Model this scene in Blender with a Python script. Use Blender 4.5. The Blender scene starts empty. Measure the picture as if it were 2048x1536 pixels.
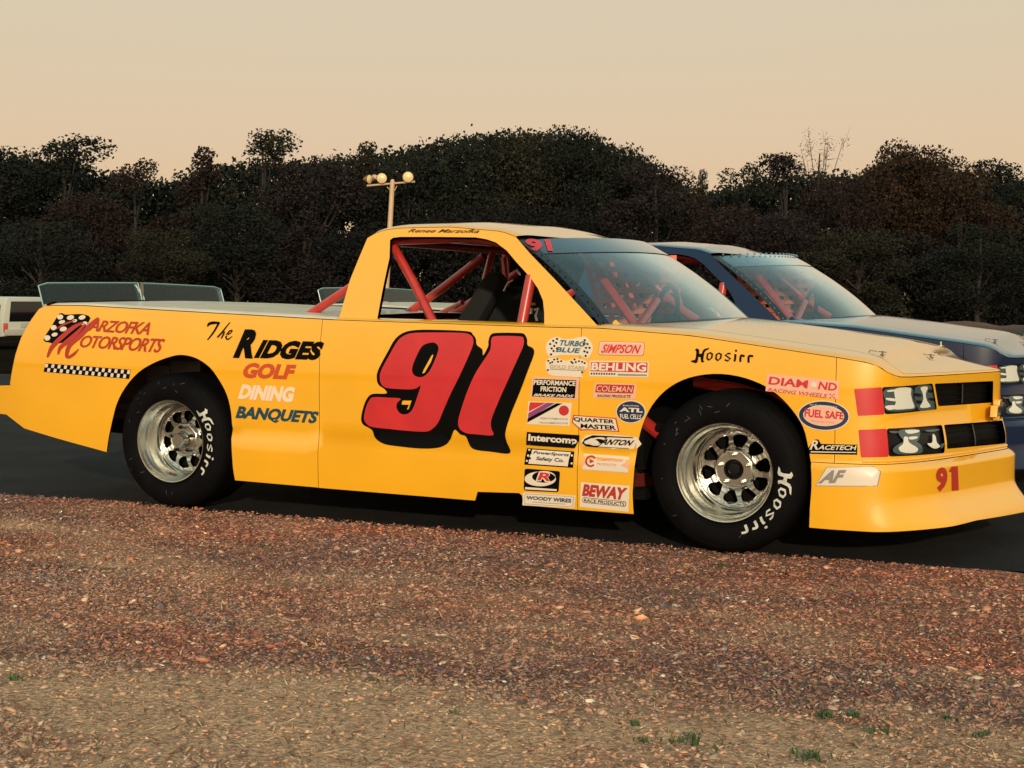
import bpy, bmesh, math, random
import numpy as np
from mathutils import Vector, Matrix
from mathutils.geometry import delaunay_2d_cdt
R = math.radians
rng = np.random.default_rng(7)
random.seed(7)
S = bpy.context.scene
COL = S.collection

# ------------------------------------------------------------------ camera
CAM = np.array([1.75632, -5.63426, 1.02632]); YAW, PITCH, ROLL, FPX = -0.44984, -0.05629, 0.004, 2867.9
fw = np.array([math.sin(YAW)*math.cos(PITCH), math.cos(YAW)*math.cos(PITCH), math.sin(PITCH)])
rt0 = np.array([math.cos(YAW), -math.sin(YAW), 0.0]); up0 = np.cross(rt0, fw)
rt = rt0*math.cos(ROLL)+up0*math.sin(ROLL)
up = -rt0*math.sin(ROLL)+up0*math.cos(ROLL)
cam_data = bpy.data.cameras.new('camera'); cam = bpy.data.objects.new('camera', cam_data); COL.objects.link(cam)
cam_data.sensor_width = 36; cam_data.lens = FPX/2048*36; cam_data.clip_start = .05; cam_data.clip_end = 3000
M = Matrix(((rt[0], up[0], -fw[0], CAM[0]), (rt[1], up[1], -fw[1], CAM[1]), (rt[2], up[2], -fw[2], CAM[2]), (0, 0, 0, 1)))
cam.matrix_world = M
S.camera = cam
S.render.resolution_x, S.render.resolution_y = 1024, 768

def ray(u, v):
    return fw*FPX+rt*(u-1024)+up*(768-v)
def U(u, v, y=0.0):                       # the point of the plane Y = y seen at a place in the photograph
    d = ray(u, v); return CAM+d*((y-CAM[1])/d[1])
def G(u, v, z=0.0):
    d = ray(u, v); return CAM+d*((z-CAM[2])/d[2])
def far(u, v, D):                         # a point at D metres of depth
    d = ray(u, v); return CAM+d*(D/FPX)
def proj(P):
    d = np.asarray(P)-CAM
    z = d@fw
    return np.stack([1024+FPX*(d@rt)/z, 768-FPX*(d@up)/z], -1)

# ------------------------------------------------------------------ world and sun
SUN_EL, SUN_AZ = 17.0, 28.0               # azimuth measured from -Y towards +X
w = bpy.data.worlds.new('World'); S.world = w; w.use_nodes = True
nt = w.node_tree; nt.nodes.clear()
def N(nt, t, **k):
    n = nt.nodes.new(t)
    for a, b in k.items(): setattr(n, a, b)
    return n
sky = N(nt, 'ShaderNodeTexSky', sky_type='NISHITA', sun_disc=False)
sky.sun_elevation = R(SUN_EL); sky.sun_rotation = R(180-SUN_AZ); sky.dust_density = 3.0; sky.air_density = 1.0; sky.ozone_density = 1.0
bg1 = N(nt, 'ShaderNodeBackground'); bg1.inputs['Strength'].default_value = .02
nt.links.new(sky.outputs['Color'], bg1.inputs['Color'])
tc = N(nt, 'ShaderNodeTexCoord'); sx = N(nt, 'ShaderNodeSeparateXYZ'); nt.links.new(tc.outputs['Generated'], sx.inputs[0])
cr = N(nt, 'ShaderNodeValToRGB'); nt.links.new(sx.outputs['Z'], cr.inputs['Fac'])
els = [(0.0, (.76, .48, .28)), (.06, (.76, .50, .295)), (.21, (.70, .57, .37)), (.42, (.70, .74, .58)), (.70, (.38, .60, .60)), (1.0, (.22, .42, .47))]
e = cr.color_ramp.elements
e[0].position, e[0].color = els[0][0], (*els[0][1], 1); e[1].position, e[1].color = els[-1][0], (*els[-1][1], 1)
for p, c in els[1:-1]:
    x = e.new(p); x.color = (*c, 1)
bg2 = N(nt, 'ShaderNodeBackground'); bg2.inputs['Strength'].default_value = .91
nt.links.new(cr.outputs['Color'], bg2.inputs['Color'])
ad = N(nt, 'ShaderNodeAddShader'); wo = N(nt, 'ShaderNodeOutputWorld')
nt.links.new(bg1.outputs[0], ad.inputs[0]); nt.links.new(bg2.outputs[0], ad.inputs[1]); nt.links.new(ad.outputs[0], wo.inputs['Surface'])
sd = bpy.data.lights.new('sun', 'SUN'); sd.energy = 2.7; sd.angle = R(1.5); sd.color = (1.0, .83, .60)
so = bpy.data.objects.new('sun', sd); COL.objects.link(so)
sdir = Vector((math.sin(R(SUN_AZ))*math.cos(R(SUN_EL)), -math.cos(R(SUN_AZ))*math.cos(R(SUN_EL)), math.sin(R(SUN_EL))))
so.rotation_euler = sdir.to_track_quat('Z', 'Y').to_euler(); so.location = (3, -8, 6)
S.view_settings.view_transform = 'Standard'; S.view_settings.look = 'None'; S.view_settings.exposure = 0; S.view_settings.gamma = 1
S.view_settings.use_curve_mapping = False
S.render.engine = 'CYCLES'
S.cycles.max_bounces = 8; S.cycles.transparent_max_bounces = 24

# ------------------------------------------------------------------ materials
MATS = {}
def mat(name, col, rough=.5, metal=0.0, coat=0.0, spec=.5, noise=0.0, nscale=8.0, bump=0.0, bscale=30.0, col2=None, coatr=.05, vcol=False, cior=None):
    if name in MATS: return MATS[name]
    m = bpy.data.materials.new(name); m.use_nodes = True
    n = m.node_tree; b = n.nodes['Principled BSDF']
    b.inputs['Roughness'].default_value = rough; b.inputs['Metallic'].default_value = metal
    b.inputs['Coat Weight'].default_value = coat; b.inputs['Coat Roughness'].default_value = coatr
    b.inputs['Specular IOR Level'].default_value = spec
    b.inputs['Base Color'].default_value = (*col, 1)
    if cior: b.inputs['Coat IOR'].default_value = cior
    if noise > 0 or col2:
        t = N(n, 'ShaderNodeTexCoord'); no = N(n, 'ShaderNodeTexNoise'); no.inputs['Scale'].default_value = nscale; no.inputs['Detail'].default_value = 6
        n.links.new(t.outputs['Object'], no.inputs['Vector'])
        mx = N(n, 'ShaderNodeMixRGB'); c2 = col2 or tuple(c*(1-noise) for c in col)
        mx.inputs[1].default_value = (*col, 1); mx.inputs[2].default_value = (*c2, 1)
        rp = N(n, 'ShaderNodeValToRGB'); rp.color_ramp.elements[0].position = .38; rp.color_ramp.elements[1].position = .64
        n.links.new(no.outputs['Fac'], rp.inputs[0]); n.links.new(rp.outputs[0], mx.inputs[0]); n.links.new(mx.outputs[0], b.inputs['Base Color'])
    if vcol:
        a = N(n, 'ShaderNodeAttribute', attribute_name='tint')
        n.links.new(a.outputs['Color'], b.inputs['Base Color'])
    if bump > 0:
        t = N(n, 'ShaderNodeTexCoord'); no = N(n, 'ShaderNodeTexNoise'); no.inputs['Scale'].default_value = bscale; no.inputs['Detail'].default_value = 4
        n.links.new(t.outputs['Object'], no.inputs['Vector'])
        bp = N(n, 'ShaderNodeBump'); bp.inputs['Strength'].default_value = 1; bp.inputs['Distance'].default_value = bump
        n.links.new(no.outputs['Fac'], bp.inputs['Height']); n.links.new(bp.outputs[0], b.inputs['Normal'])
        if coat: n.links.new(bp.outputs[0], b.inputs['Coat Normal'])
    MATS[name] = m
    return m
def glass_mat(name, tint, refl, rough=.03, body=0.0, bodycol=(.3, .45, .45)):
    m = bpy.data.materials.new(name); m.use_nodes = True; n = m.node_tree; n.nodes.clear()
    o = N(n, 'ShaderNodeOutputMaterial'); tr = N(n, 'ShaderNodeBsdfTransparent'); tr.inputs[0].default_value = (*tint, 1)
    gl = N(n, 'ShaderNodeBsdfGlossy'); gl.inputs['Roughness'].default_value = rough; gl.inputs['Color'].default_value = (.95, 1, 1, 1)
    df = N(n, 'ShaderNodeBsdfDiffuse'); df.inputs[0].default_value = (*bodycol, 1)
    m1 = N(n, 'ShaderNodeMixShader'); m1.inputs[0].default_value = body
    n.links.new(tr.outputs[0], m1.inputs[1]); n.links.new(df.outputs[0], m1.inputs[2])
    if refl < 10:
        fr = N(n, 'ShaderNodeFresnel'); fr.inputs['IOR'].default_value = refl
    else:                                   # windscreen sheet: reflectance raised steeply towards grazing to brighten the sky reflection
        lw = N(n, 'ShaderNodeLayerWeight'); lw.inputs['Blend'].default_value = .5; fr = N(n, 'ShaderNodeValToRGB'); n.links.new(lw.outputs['Facing'], fr.inputs[0]); q = fr.color_ramp.elements
        q[0].position = 0; q[0].color = (.05,)*3+(1,); q[1].position = 1; q[1].color = (1,)*4
        for a_, b_ in ((.50, .12), (.63, .32), (.75, .66), (.87, .95)): z = q.new(a_); z.color = (b_,)*3+(1,)
    m2 = N(n, 'ShaderNodeMixShader'); n.links.new(fr.outputs[0], m2.inputs[0]); n.links.new(m1.outputs[0], m2.inputs[1]); n.links.new(gl.outputs[0], m2.inputs[2])
    n.links.new(m2.outputs[0], o.inputs[0]); MATS[name] = m; return m

YEL = mat('yellow_paint', (.90, .425, .006), .42, coat=1.0, coatr=.05, noise=.05, nscale=3, bump=.0014, bscale=1.3, cior=1.72)
YELT = mat('yellow_paint_waxed', (.90, .41, .006), .42, coat=1.0, coatr=.07, noise=.05, nscale=3, bump=.0003, bscale=1.7, cior=2.0)
DECK = mat('deck_sky_sheen_cream', (.78, .64, .45), .5, coat=.3, noise=.15, nscale=4)  # pale sky reflection on the bed cover, put into its base colour
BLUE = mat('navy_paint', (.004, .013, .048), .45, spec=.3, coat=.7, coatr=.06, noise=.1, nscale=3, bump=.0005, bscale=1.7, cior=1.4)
BLUET = mat('navy_paint_sky_sheen', (.006, .045, .075), .35, coat=1.0, coatr=.08, noise=.1, nscale=3, bump=.0003, bscale=1.7, cior=2.6)  # top-panel copy of the navy, base lifted towards teal for the reflected sky
INNER = mat('inner_shell_black', (.005, .0045, .0045), .9, spec=.1)
REDTUBE = mat('red_tube_paint', (.50, .035, .025), .32, coat=.5, noise=.15, nscale=20)
RED = mat('red_vinyl', (.60, .022, .028), .38, coat=.3, noise=.14, nscale=5)
RED2 = mat('dull_red_vinyl', (.42, .03, .02), .4)
ORR = mat('orange_red_vinyl', (.55, .07, .02), .4)
BLK = mat('black_vinyl', (.002, .0018, .0018), .5, spec=.08)
WHT = mat('cream_vinyl', (.72, .62, .50), .4, coat=.2)
PINK = mat('pale_pink_vinyl', (.80, .42, .30), .4, coat=.2)
SALM = mat('salmon_border_vinyl', (.70, .22, .12), .4)
GREYV = mat('grey_vinyl', (.25, .22, .2), .4)
TANV = mat('tan_vinyl', (.5, .36, .2), .4)
NAVYV = mat('navy_vinyl', (.012, .025, .07), .4)
TEALV = mat('teal_vinyl', (.01, .10, .16), .4)
DTEAL = mat('dark_teal_vinyl', (.004, .055, .085), .4)
PWHT = mat('pinkish_white_vinyl', (.88, .64, .46), .4)
PURP = mat('purple_vinyl', (.25, .05, .16), .4)
YLV = mat('yellow_vinyl', (.80, .42, .06), .4)
CHK = mat('chrome', (.63, .63, .58), .27, metal=1.0)
SATIN = mat('satin_steel', (.55, .52, .46), .28, metal=1.0)
RUB = mat('tyre_rubber', (.0045, .004, .0045), .7, spec=.07, noise=.35, nscale=9, bump=.001, bscale=60)
TYW = mat('tyre_white_paint', (.62, .62, .55), .6, noise=.25, nscale=40)
SCUFF = mat('tyre_grey_scuff', (.09, .09, .1), .7)
DARK = mat('dark_plastic', (.005, .005, .006), .35, spec=.3)
MATTEB = mat('black_cloth', (.008, .008, .009), .9)
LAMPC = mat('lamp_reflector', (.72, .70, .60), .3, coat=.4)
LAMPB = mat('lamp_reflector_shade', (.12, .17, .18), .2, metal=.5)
NETM = mat('net_webbing', (.85, .20, .12), .8)
GREYP = mat('grey_panel', (.10, .09, .085), .6, noise=.3, nscale=6)
BROWNP = mat('dusty_brown_metal', (.07, .035, .025), .6, noise=.4, nscale=12)
RUBB = mat('rubber_trim', (.01, .01, .012), .3, coat=.4)
RIV = mat('rivet_alloy', (.25, .35, .45), .3, metal=.8)
WSG = glass_mat('windscreen_glass', (.82, .92, .94), 50, .05, .06, (.30, .48, .50))  # pale teal diffuse body paints the sky's haze into the glass
LEX = glass_mat('spoiler_glass', (.72, .86, .88), 1.35, .05, .03, (.12, .30, .34))
EDGEM = mat('cut_glass_edge', (.22, .42, .42), .3, coat=.5)
BAND = mat('sun_strip_film', (.008, .014, .03), .12, coat=1.0, coatr=.04, cior=2.0)

# ------------------------------------------------------------------ mesh helpers
def setp(o, label=None, cat=None, group=None, kind=None):
    if label: o['label'] = label
    if cat: o['category'] = cat
    if group: o['group'] = group
    if kind: o['kind'] = kind
    return o
def link(name, me, mats, parent=None):
    o = bpy.data.objects.new(name, me); COL.objects.link(o)
    for m in (mats if isinstance(mats, (list, tuple)) else [mats]): me.materials.append(m)
    if parent is not None: o.parent = parent
    return o
def empty(name, loc=(0, 0, 0), rz=0.0):
    o = bpy.data.objects.new(name, None); COL.objects.link(o); o.location = loc; o.rotation_euler = (0, 0, rz); o.empty_display_size = .2
    return o
def mesh_np(name, V, F, mats, parent=None, smooth=False, normals=None, midx=None):
    me = bpy.data.meshes.new(name)
    me.from_pydata([tuple(map(float, v)) for v in V], [], [tuple(int(i) for i in f) for f in F])
    if midx is not None: me.polygons.foreach_set('material_index', np.array(midx, dtype=np.int32))
    me.update()
    if smooth or normals is not None: me.polygons.foreach_set('use_smooth', np.ones(len(me.polygons), dtype=bool))
    if normals is not None: me.normals_split_custom_set_from_vertices([tuple(map(float, n)) for n in normals])
    return link(name, me, mats, parent)
class MB:
    def __init__(s): s.v = []; s.f = []; s.m = []
    def add(s, V, F, m=0):
        b = len(s.v); s.v += [tuple(map(float, p)) for p in V]; s.f += [tuple(b+i for i in f) for f in F]; s.m += [m]*len(F)
    def box(s, c, d, rz=0.0, m=0, taper=1.0):
        cx, cy, cz = c; a, b, h = d[0]/2, d[1]/2, d[2]/2
        V = []
        for z, k in ((-h, 1.0), (h, taper)):
            for x, y in ((-a, -b), (a, -b), (a, b), (-a, b)):
                X, Y = x*k, y*k
                V.append((cx+X*math.cos(rz)-Y*math.sin(rz), cy+X*math.sin(rz)+Y*math.cos(rz), cz+z))
        s.add(V, [(3, 2, 1, 0), (4, 5, 6, 7), (0, 1, 5, 4), (1, 2, 6, 5), (2, 3, 7, 6), (3, 0, 4, 7)], m)
    def tube(s, pts, r, n=12, m=0, r2=None, caps=True):
        pts = [Vector(p) for p in pts]; rings = []
        prev = None
        for i, p in enumerate(pts):
            if i == 0: t = pts[1]-p
            elif i == len(pts)-1: t = p-pts[i-1]
            else: t = (pts[i+1]-p).normalized()+(p-pts[i-1]).normalized()
            t.normalize()
            if prev is None:
                a = Vector((0, 0, 1)) if abs(t.z) < .9 else Vector((1, 0, 0)); x = t.cross(a).normalized()
            else: x = (prev-t*prev.dot(t)).normalized()
            prev = x; y = t.cross(x)
            rr = r if r2 is None else r+(r2-r)*i/(len(pts)-1)
            rings.append([p+(x*math.cos(2*math.pi*k/n)+y*math.sin(2*math.pi*k/n))*rr for k in range(n)])
        V = [q for g in rings for q in g]; F = []
        for i in range(len(pts)-1):
            for k in range(n):
                F.append((i*n+k, i*n+(k+1) % n, (i+1)*n+(k+1) % n, (i+1)*n+k))
        if caps: F.append(tuple(reversed(range(n)))); F.append(tuple(range((len(pts)-1)*n, len(pts)*n)))
        s.add(V, F, m)
    def lathe(s, prof, c, n=48, m=0):          # profile of (radius, y): axis along Y through c
        V = []; F = []; L = len(prof)
        for k in range(n):
            a = 2*math.pi*k/n
            for r, y in prof: V.append((c[0]+r*math.cos(a), c[1]+y, c[2]+r*math.sin(a)))
        for k in range(n):
            for i in range(L-1):
                a, b = k*L+i, ((k+1) % n)*L+i
                F.append((a, b, b+1, a+1))
        s.add(V, F, m)
    def ball(s, c, r, m=0, n=10, k=6, sc=(1, 1, 1)):
        V = []; F = []
        for i in range(k+1):
            t = math.pi*i/k
            for j in range(n):
                a = 2*math.pi*j/n
                V.append((c[0]+r*sc[0]*math.sin(t)*math.cos(a), c[1]+r*sc[1]*math.sin(t)*math.sin(a), c[2]+r*sc[2]*math.cos(t)))
        for i in range(k):
            for j in range(n): F.append((i*n+j, (i+1)*n+j, (i+1)*n+(j+1) % n, i*n+(j+1) % n))
        s.add(V, F, m)
    def build(s, name, mats, parent=None, smooth=True, angle=35, bevel=0.0):
        me = bpy.data.meshes.new(name); me.from_pydata(s.v, [], s.f)
        me.polygons.foreach_set('material_index', np.array(s.m, dtype=np.int32)); me.update()
        bm = bmesh.new(); bm.from_mesh(me); bmesh.ops.remove_doubles(bm, verts=bm.verts, dist=1e-6)
        bmesh.ops.recalc_face_normals(bm, faces=bm.faces)
        if bevel > 0:
            ed = [e for e in bm.edges if len(e.link_faces) == 2 and e.calc_face_angle(0) > R(40)]
            bmesh.ops.bevel(bm, geom=ed, offset=bevel, segments=2, affect='EDGES', profile=.6)
        bm.to_mesh(me); bm.free()
        o = link(name, me, mats, parent)
        if smooth:
            me.polygons.foreach_set('use_smooth', np.ones(len(me.polygons), dtype=bool)); me.set_sharp_from_angle(angle=R(angle))
        return o

def catmull(P, n=6, closed=True):
    P = np.asarray(P, float); L = len(P); out = []
    for i in range(L if closed else L-1):
        if closed: a, b, c, d = P[(i-1) % L], P[i], P[(i+1) % L], P[(i+2) % L]
        else: a, b, c, d = P[max(i-1, 0)], P[i], P[i+1], P[min(i+2, L-1)]
        for k in range(n):
            t = k/n
            out.append(.5*((2*b)+(-a+c)*t+(2*a-5*b+4*c-d)*t*t+(-a+3*b-3*c+d)*t**3))
    if not closed: out.append(P[-1])
    return np.array(out)
def densify(P, step):
    P = np.asarray(P, float); out = []
    for i in range(len(P)):
        a, b = P[i], P[(i+1) % len(P)]; k = max(1, int(np.ceil(np.linalg.norm(b-a)/step)))
        for j in range(k): out.append(a+(b-a)*j/k)
    return np.array(out)
def inside(pts, loops):
    x, y = pts[:, 0], pts[:, 1]; c = np.zeros(len(pts), bool)
    for L in loops:
        a = L; b = np.roll(L, -1, 0)
        for (x0, y0), (x1, y1) in zip(a, b):
            if y0 == y1: continue
            h = ((y0 > y) != (y1 > y)) & (x < (x1-x0)*(y-y0)/(y1-y0)+x0); c ^= h
    return c
def fill(loops, step):
    """triangulate loops (outer + holes, even-odd) with interior grid points; returns verts, tris, loop index lists"""
    loops = [densify(L, step) for L in loops]
    n = sum(map(len, loops)); B = np.concatenate(loops); idx = []; k = 0; E = []
    for L in loops:
        ids = list(range(k, k+len(L))); idx.append(ids); E += [(ids[i], ids[(i+1) % len(ids)]) for i in range(len(ids))]; k += len(L)
    lo, hi = B.min(0), B.max(0)
    gx = np.arange(lo[0]+step*.5, hi[0], step); gy = np.arange(lo[1]+step*.5, hi[1], step)
    if len(gx)*len(gy) > 0:
        g = np.stack(np.meshgrid(gx, gy), -1).reshape(-1, 2); g = g[inside(g, loops)]
        if len(g) and len(B)*len(g) < 4e7:
            keep = np.ones(len(g), bool)
            for b in B[::1]: keep &= ((g-b)**2).sum(1) > (.35*step)**2
            g = g[keep]
    else: g = np.zeros((0, 2))
    A = np.concatenate([B, g]) if len(g) else B
    r = delaunay_2d_cdt([Vector((float(p[0]), float(p[1]))) for p in A], E, [], 0, 1e-7)
    V = np.array([(p.x, p.y) for p in r[0]]); T = np.array([f for f in r[2] if len(f) == 3])
    cen = V[T].mean(1); T = T[inside(cen, loops)]
    return V, T, loops

def surf_normals(fn, s, t, h=.004):
    ds = fn(s+h, t)-fn(s-h, t); dt = fn(s, t+h)-fn(s, t-h)
    n = np.cross(ds, dt); return n/np.maximum(np.linalg.norm(n, axis=1, keepdims=True), 1e-9)
def mirror(P): Q = P.copy(); Q[:, 1] = 1.9-Q[:, 1]; return Q
def panel(name, fn, loops, mats, parent, step=.05, out=(0, -1, 0), thick=.008, mir=False, lift=0.0, lip=True):
    """a body panel: a 2D outline laid on the surface fn, with its cut edge turned inwards"""
    V2, T, LP = fill(loops, step)
    P = fn(V2[:, 0], V2[:, 1]); Nn = surf_normals(fn, V2[:, 0], V2[:, 1])
    sgn = np.sign((Nn@np.array(out, float)).sum()) or 1.0; Nn = Nn*sgn
    P = P+Nn*lift
    V = [P]; NN = [Nn]; F = []; base = 0
    # orientation
    a, b, c = P[T[:, 0]], P[T[:, 1]], P[T[:, 2]]
    fl = (np.cross(b-a, c-a)*Nn[T[:, 0]]).sum(1) < 0
    T = T.copy(); T[fl] = T[fl][:, ::-1]
    F += [tuple(t) for t in T]; base = len(P)
    if lip:
        for L in LP:
            q = fn(L[:, 0], L[:, 1]); nn = surf_normals(fn, L[:, 0], L[:, 1])*sgn; q = q+nn*lift; q2 = q-nn*thick
            e = np.roll(q, -1, 0)-np.roll(q, 1, 0); side = np.cross(e, nn); side /= np.maximum(np.linalg.norm(side, axis=1, keepdims=True), 1e-9)
            V += [q, q2]; NN += [side, side]; k = len(L)
            F += [(base+i, base+(i+1) % k, base+k+(i+1) % k, base+k+i) for i in range(k)]; base += 2*k
    P = np.concatenate(V); NN = np.concatenate(NN)
    if mir:
        P = mirror(P); NN = NN*np.array([1, -1, 1]); F = [tuple(reversed(f)) for f in F]
    return mesh_np(name, P, F, mats, parent, True, NN)

# ------------------------------------------------------------------ body surfaces (truck frame = world frame; near side at Y = 0)
YC = .95
pathk = catmull([(-4.3, .09), (-4.05, .055), (-3.85, .025), (-3.6, .006), (-3.3, 0), (-2.5, 0), (-1.5, 0), (-.5, 0), (.0, 0), (.3, 0), (.46, .003), (.56, .02), (.635, .065), (.69, .16), (.745, .30), (.80, .45), (.86, .63), (.915, .80), (.945, .90), (.955, .95), (.945, 1.0), (.915, 1.10)], 16, False)
seg = np.linalg.norm(np.diff(pathk, axis=0), axis=1); sarc = np.concatenate([[0], np.cumsum(seg)]); sarc -= np.interp(0.0, pathk[:, 0][:300], sarc[:300])
for _ in range(2):
    pathk[2:-2] = (pathk[:-4]+pathk[1:-3]+pathk[2:-2]+pathk[3:-1]+pathk[4:])/5
SC = float(sarc[np.argmin(np.abs(pathk[:, 1]-.95)+(pathk[:, 0] < .9)*9)])     # arc length of the truck's centre line at the nose
def PX(s): return np.interp(s, sarc, pathk[:, 0])
def PY(s): return np.interp(s, sarc, pathk[:, 1])
def ss(a, b, x):
    t = np.clip((x-a)/(b-a), 0, 1); return t*t*(3-2*t)
def side_off(s, z):
    o = -.36*np.clip(z-.66, 0, None)**2*(1-ss(.5, .75, s)*.9)
    win = ss(-2.7, -2.5, s)*(1-ss(-.35, -.2, s))
    o = o+.014*(1-ss(.355, .402, z))*win-.006*ss(.402, .408, z)*(1-ss(.408, .43, z))*win
    o = o-.25*np.clip(.3-z, 0, None)**2*(s < .3)
    # front valance: proud of the nose and flaring out at its foot
    fr = ss(.25, .45, s)*(1-ss(.385, .41, z))
    o = o+.010*fr
    f2 = ss(.50, .95, s)
    o = o+f2*(.030*(1-ss(.44, .60, z))+.028*(1-ss(.375, .408, z))+.070*(1-ss(.13, .27, z)))
    o = o-.012*np.exp(-((z-.600)/.03)**2)*0
    return o
def side(s, z):
    s = np.asarray(s, float); z = np.asarray(z, float); h = .02
    tx = PX(s+h)-PX(s-h); ty = PY(s+h)-PY(s-h); l = np.hypot(tx, ty); nx, ny = ty/l, -tx/l
    o = side_off(s, z)
    return np.stack([PX(s)+nx*o, PY(s)+ny*o, z+0*s], -1)
def cab(x, z):
    x = np.asarray(x, float); z = np.asarray(z, float)
    return np.stack([x+0*z, .042+.42*(z-.92)+.12*np.clip(z-1.15, 0, None)**2, z+0*x], -1)
ZT_S = [-4.1, -3.65, -3.45, -1.9, -.81, -.55, -.153, .1, .465, .56, .61, .66, .72, .8, 3]
ZT_Z = [.99, 1.004, 1.004, .944, .922, .920, .894, .862, .815, .80, .787, .757, .740, .737, .733]
def zt(s): return np.interp(s, ZT_S, ZT_Z)
def inv(fn, u, v, s0=0.0, z0=.5):
    s, z = s0, z0
    for _ in range(14):
        A = proj(fn(np.array([s, s+1e-4, s]), np.array([z, z, z+1e-4])))
        r = A[0]-np.array([u, v]); J = np.stack([(A[1]-A[0])/1e-4, (A[2]-A[0])/1e-4], 1)
        try: d = np.linalg.solve(J, -r)
        except Exception: break
        d = np.clip(d, -.35, .35); s += d[0]; z += d[1]
        if abs(r).max() < .02: break
    return s, z
def invs(fn, pts, s0=None):
    out = []
    for u, v in pts:
        if s0 is None: g = U(u, v); st = [(min(g[0], .8), g[2]), (.9, .6), (1.1, .5), (1.3, .5), (1.5, .45), (1.45, .3), (.6, .7)]
        else: st = [s0]
        best = None
        for q in st:
            a, b = inv(fn, u, v, *q); e_ = np.abs(proj(fn(np.array([a]), np.array([b])))[0]-np.array([u, v])).max()
            if not np.isfinite(e_): continue
            if best is None or e_ < best[0]: best = (e_, a, b)
            if e_ < .3: break
        out.append(best[1:])
    return np.array(out)
SD = lambda *p: invs(side, p)
# edge of the side at each x for the top surfaces
_s = np.linspace(-4.2, SC-.002, 900); _e = side(_s, zt(_s))
def yedge(x): return np.interp(x, _e[:, 0], _e[:, 1])
def sedge(x): return np.interp(x, _e[:, 0], _s)
def topsurf(x, y):
    x = np.asarray(x, float); y = np.asarray(y, float)
    yy = np.where(y < YC, y, 1.9-y); de = np.clip(yy-yedge(x), 0, None)
    z = zt(sedge(x)); frontness = ss(-1.9, -.6, x)
    h = .014+.004*frontness-.008*ss(.5, .9, x); r = .05+.04*frontness
    z = z+h*np.sqrt(np.clip(1-(1-np.clip(de/r, 0, 1))**2, 0, 1))
    g = 1-(1-np.clip(de/YC, 0, 1))**1.35
    crown = np.interp(x, [-4, -3.4, -1.9, -.9, -.4, .1, .45, .75, .95], [.014, .014, .018, .03, .045, .050, .050, .055, .03])
    return np.stack([x+0*y, y+0*x, z+crown*g], -1)
def g2(y): return 1-(1-np.clip(np.where(y < YC, y, 1.9-y)/YC, 0, 1))**2
RL_X = [-1.9, -1.82, -1.76, -1.68, -1.4, -1.13, -1.05, -.95, -.76]
RL_Z = [1.31, 1.345, 1.366, 1.376, 1.376, 1.350, 1.324, 1.302, 1.262]
def railz(x): return np.interp(x, RL_X, RL_Z)
def rail_y(x): return cab(x, railz(x))[..., 1]
def roofs(x, y):
    x = np.asarray(x, float); y = np.asarray(y, float); yy = np.where(y < YC, y, 1.9-y); y0 = rail_y(x)
    de = np.clip(yy-y0, 0, None); z = railz(x)+.014*np.sqrt(np.clip(1-(1-np.clip(de/.07, 0, 1))**2, 0, 1))
    g = 1-(1-np.clip(de/.75, 0, 1))**2
    return np.stack([x+0*y, y+0*x, z+.038*g], -1)
def wtop(y):
    x = -1.052+.30*g2(y)*1.0-.30*g2(np.array(.2))*1.0
    x = -1.052+.27*np.clip((g2(y)-g2(np.array(.215)))/(1-g2(np.array(.215))), 0, 1)
    return x
def wind(u, v):                                  # u: 0..1 across the screen, v: 0 at the cowl, 1 at the roof
    u = np.asarray(u, float); v = np.asarray(v, float); U_ = 1-(1-2*np.minimum(u, 1-u))**2
    U_ = 1-np.abs(1-2*u)**2.2
    bx = -.556+.33*U_; by = .045+u*(1.9-.09); bz = .912+.035*U_
    tx = -1.05+.28*U_; ty = .215+u*(1.9-.43); tz = 1.312+.022*U_
    bul = 4*v*(1-v)
    return np.stack([bx+(tx-bx)*v+.020*bul, by+(ty-by)*v, bz+(tz-bz)*v+.018*bul], -1)

# ------------------------------------------------------------------ lettering helpers
_fc = {}
def glyphs(text, bold=.02, shear=0.0, spacing=1.0):
    k = (text, bold, shear, spacing)
    if k in _fc: return _fc[k]
    c = bpy.data.curves.new('lettering', 'FONT'); c.body = text; c.offset = bold; c.shear = shear; c.space_character = spacing; c.resolution_u = 3; c.fill_mode = 'FRONT'
    o = bpy.data.objects.new('lettering', c); COL.objects.link(o)
    dg = bpy.context.evaluated_depsgraph_get(); me = bpy.data.meshes.new_from_object(o.evaluated_get(dg))
    V = np.array([v.co[:2] for v in me.vertices]); F = [tuple(p.vertices) for p in me.polygons]
    bpy.data.objects.remove(o); bpy.data.curves.remove(c); bpy.data.meshes.remove(me)
    V = V-V.min(0); V = V/V.max(0); _fc[k] = (V, F); return V, F
def bil(Q, V):                                   # Q: TL, TR, BR, BL
    u, v = V[:, :1], V[:, 1:]
    return (Q[3]*(1-u)+Q[2]*u)*(1-v)+(Q[0]*(1-u)+Q[1]*u)*v
def ribbon(pts, wd, wd2=None, smooth=4):
    P = catmull(pts, smooth, False) if smooth and len(pts) > 2 else np.asarray(pts, float)
    t = np.gradient(P, axis=0); t /= np.maximum(np.linalg.norm(t, axis=1, keepdims=True), 1e-9); n = np.stack([-t[:, 1], t[:, 0]], 1)
    k = np.linspace(0, 1, len(P))
    if wd2 is None: ww = np.full(len(P), wd/2)
    elif isinstance(wd2, (list, tuple)): ww = np.interp(k, np.linspace(0, 1, len(wd2)), wd2)/2
    else: ww = (wd+(wd2-wd)*k)/2
    L = P+n*ww[:, None]; Rr = P-n*ww[:, None]
    return np.concatenate([L, Rr[::-1]])
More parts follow.
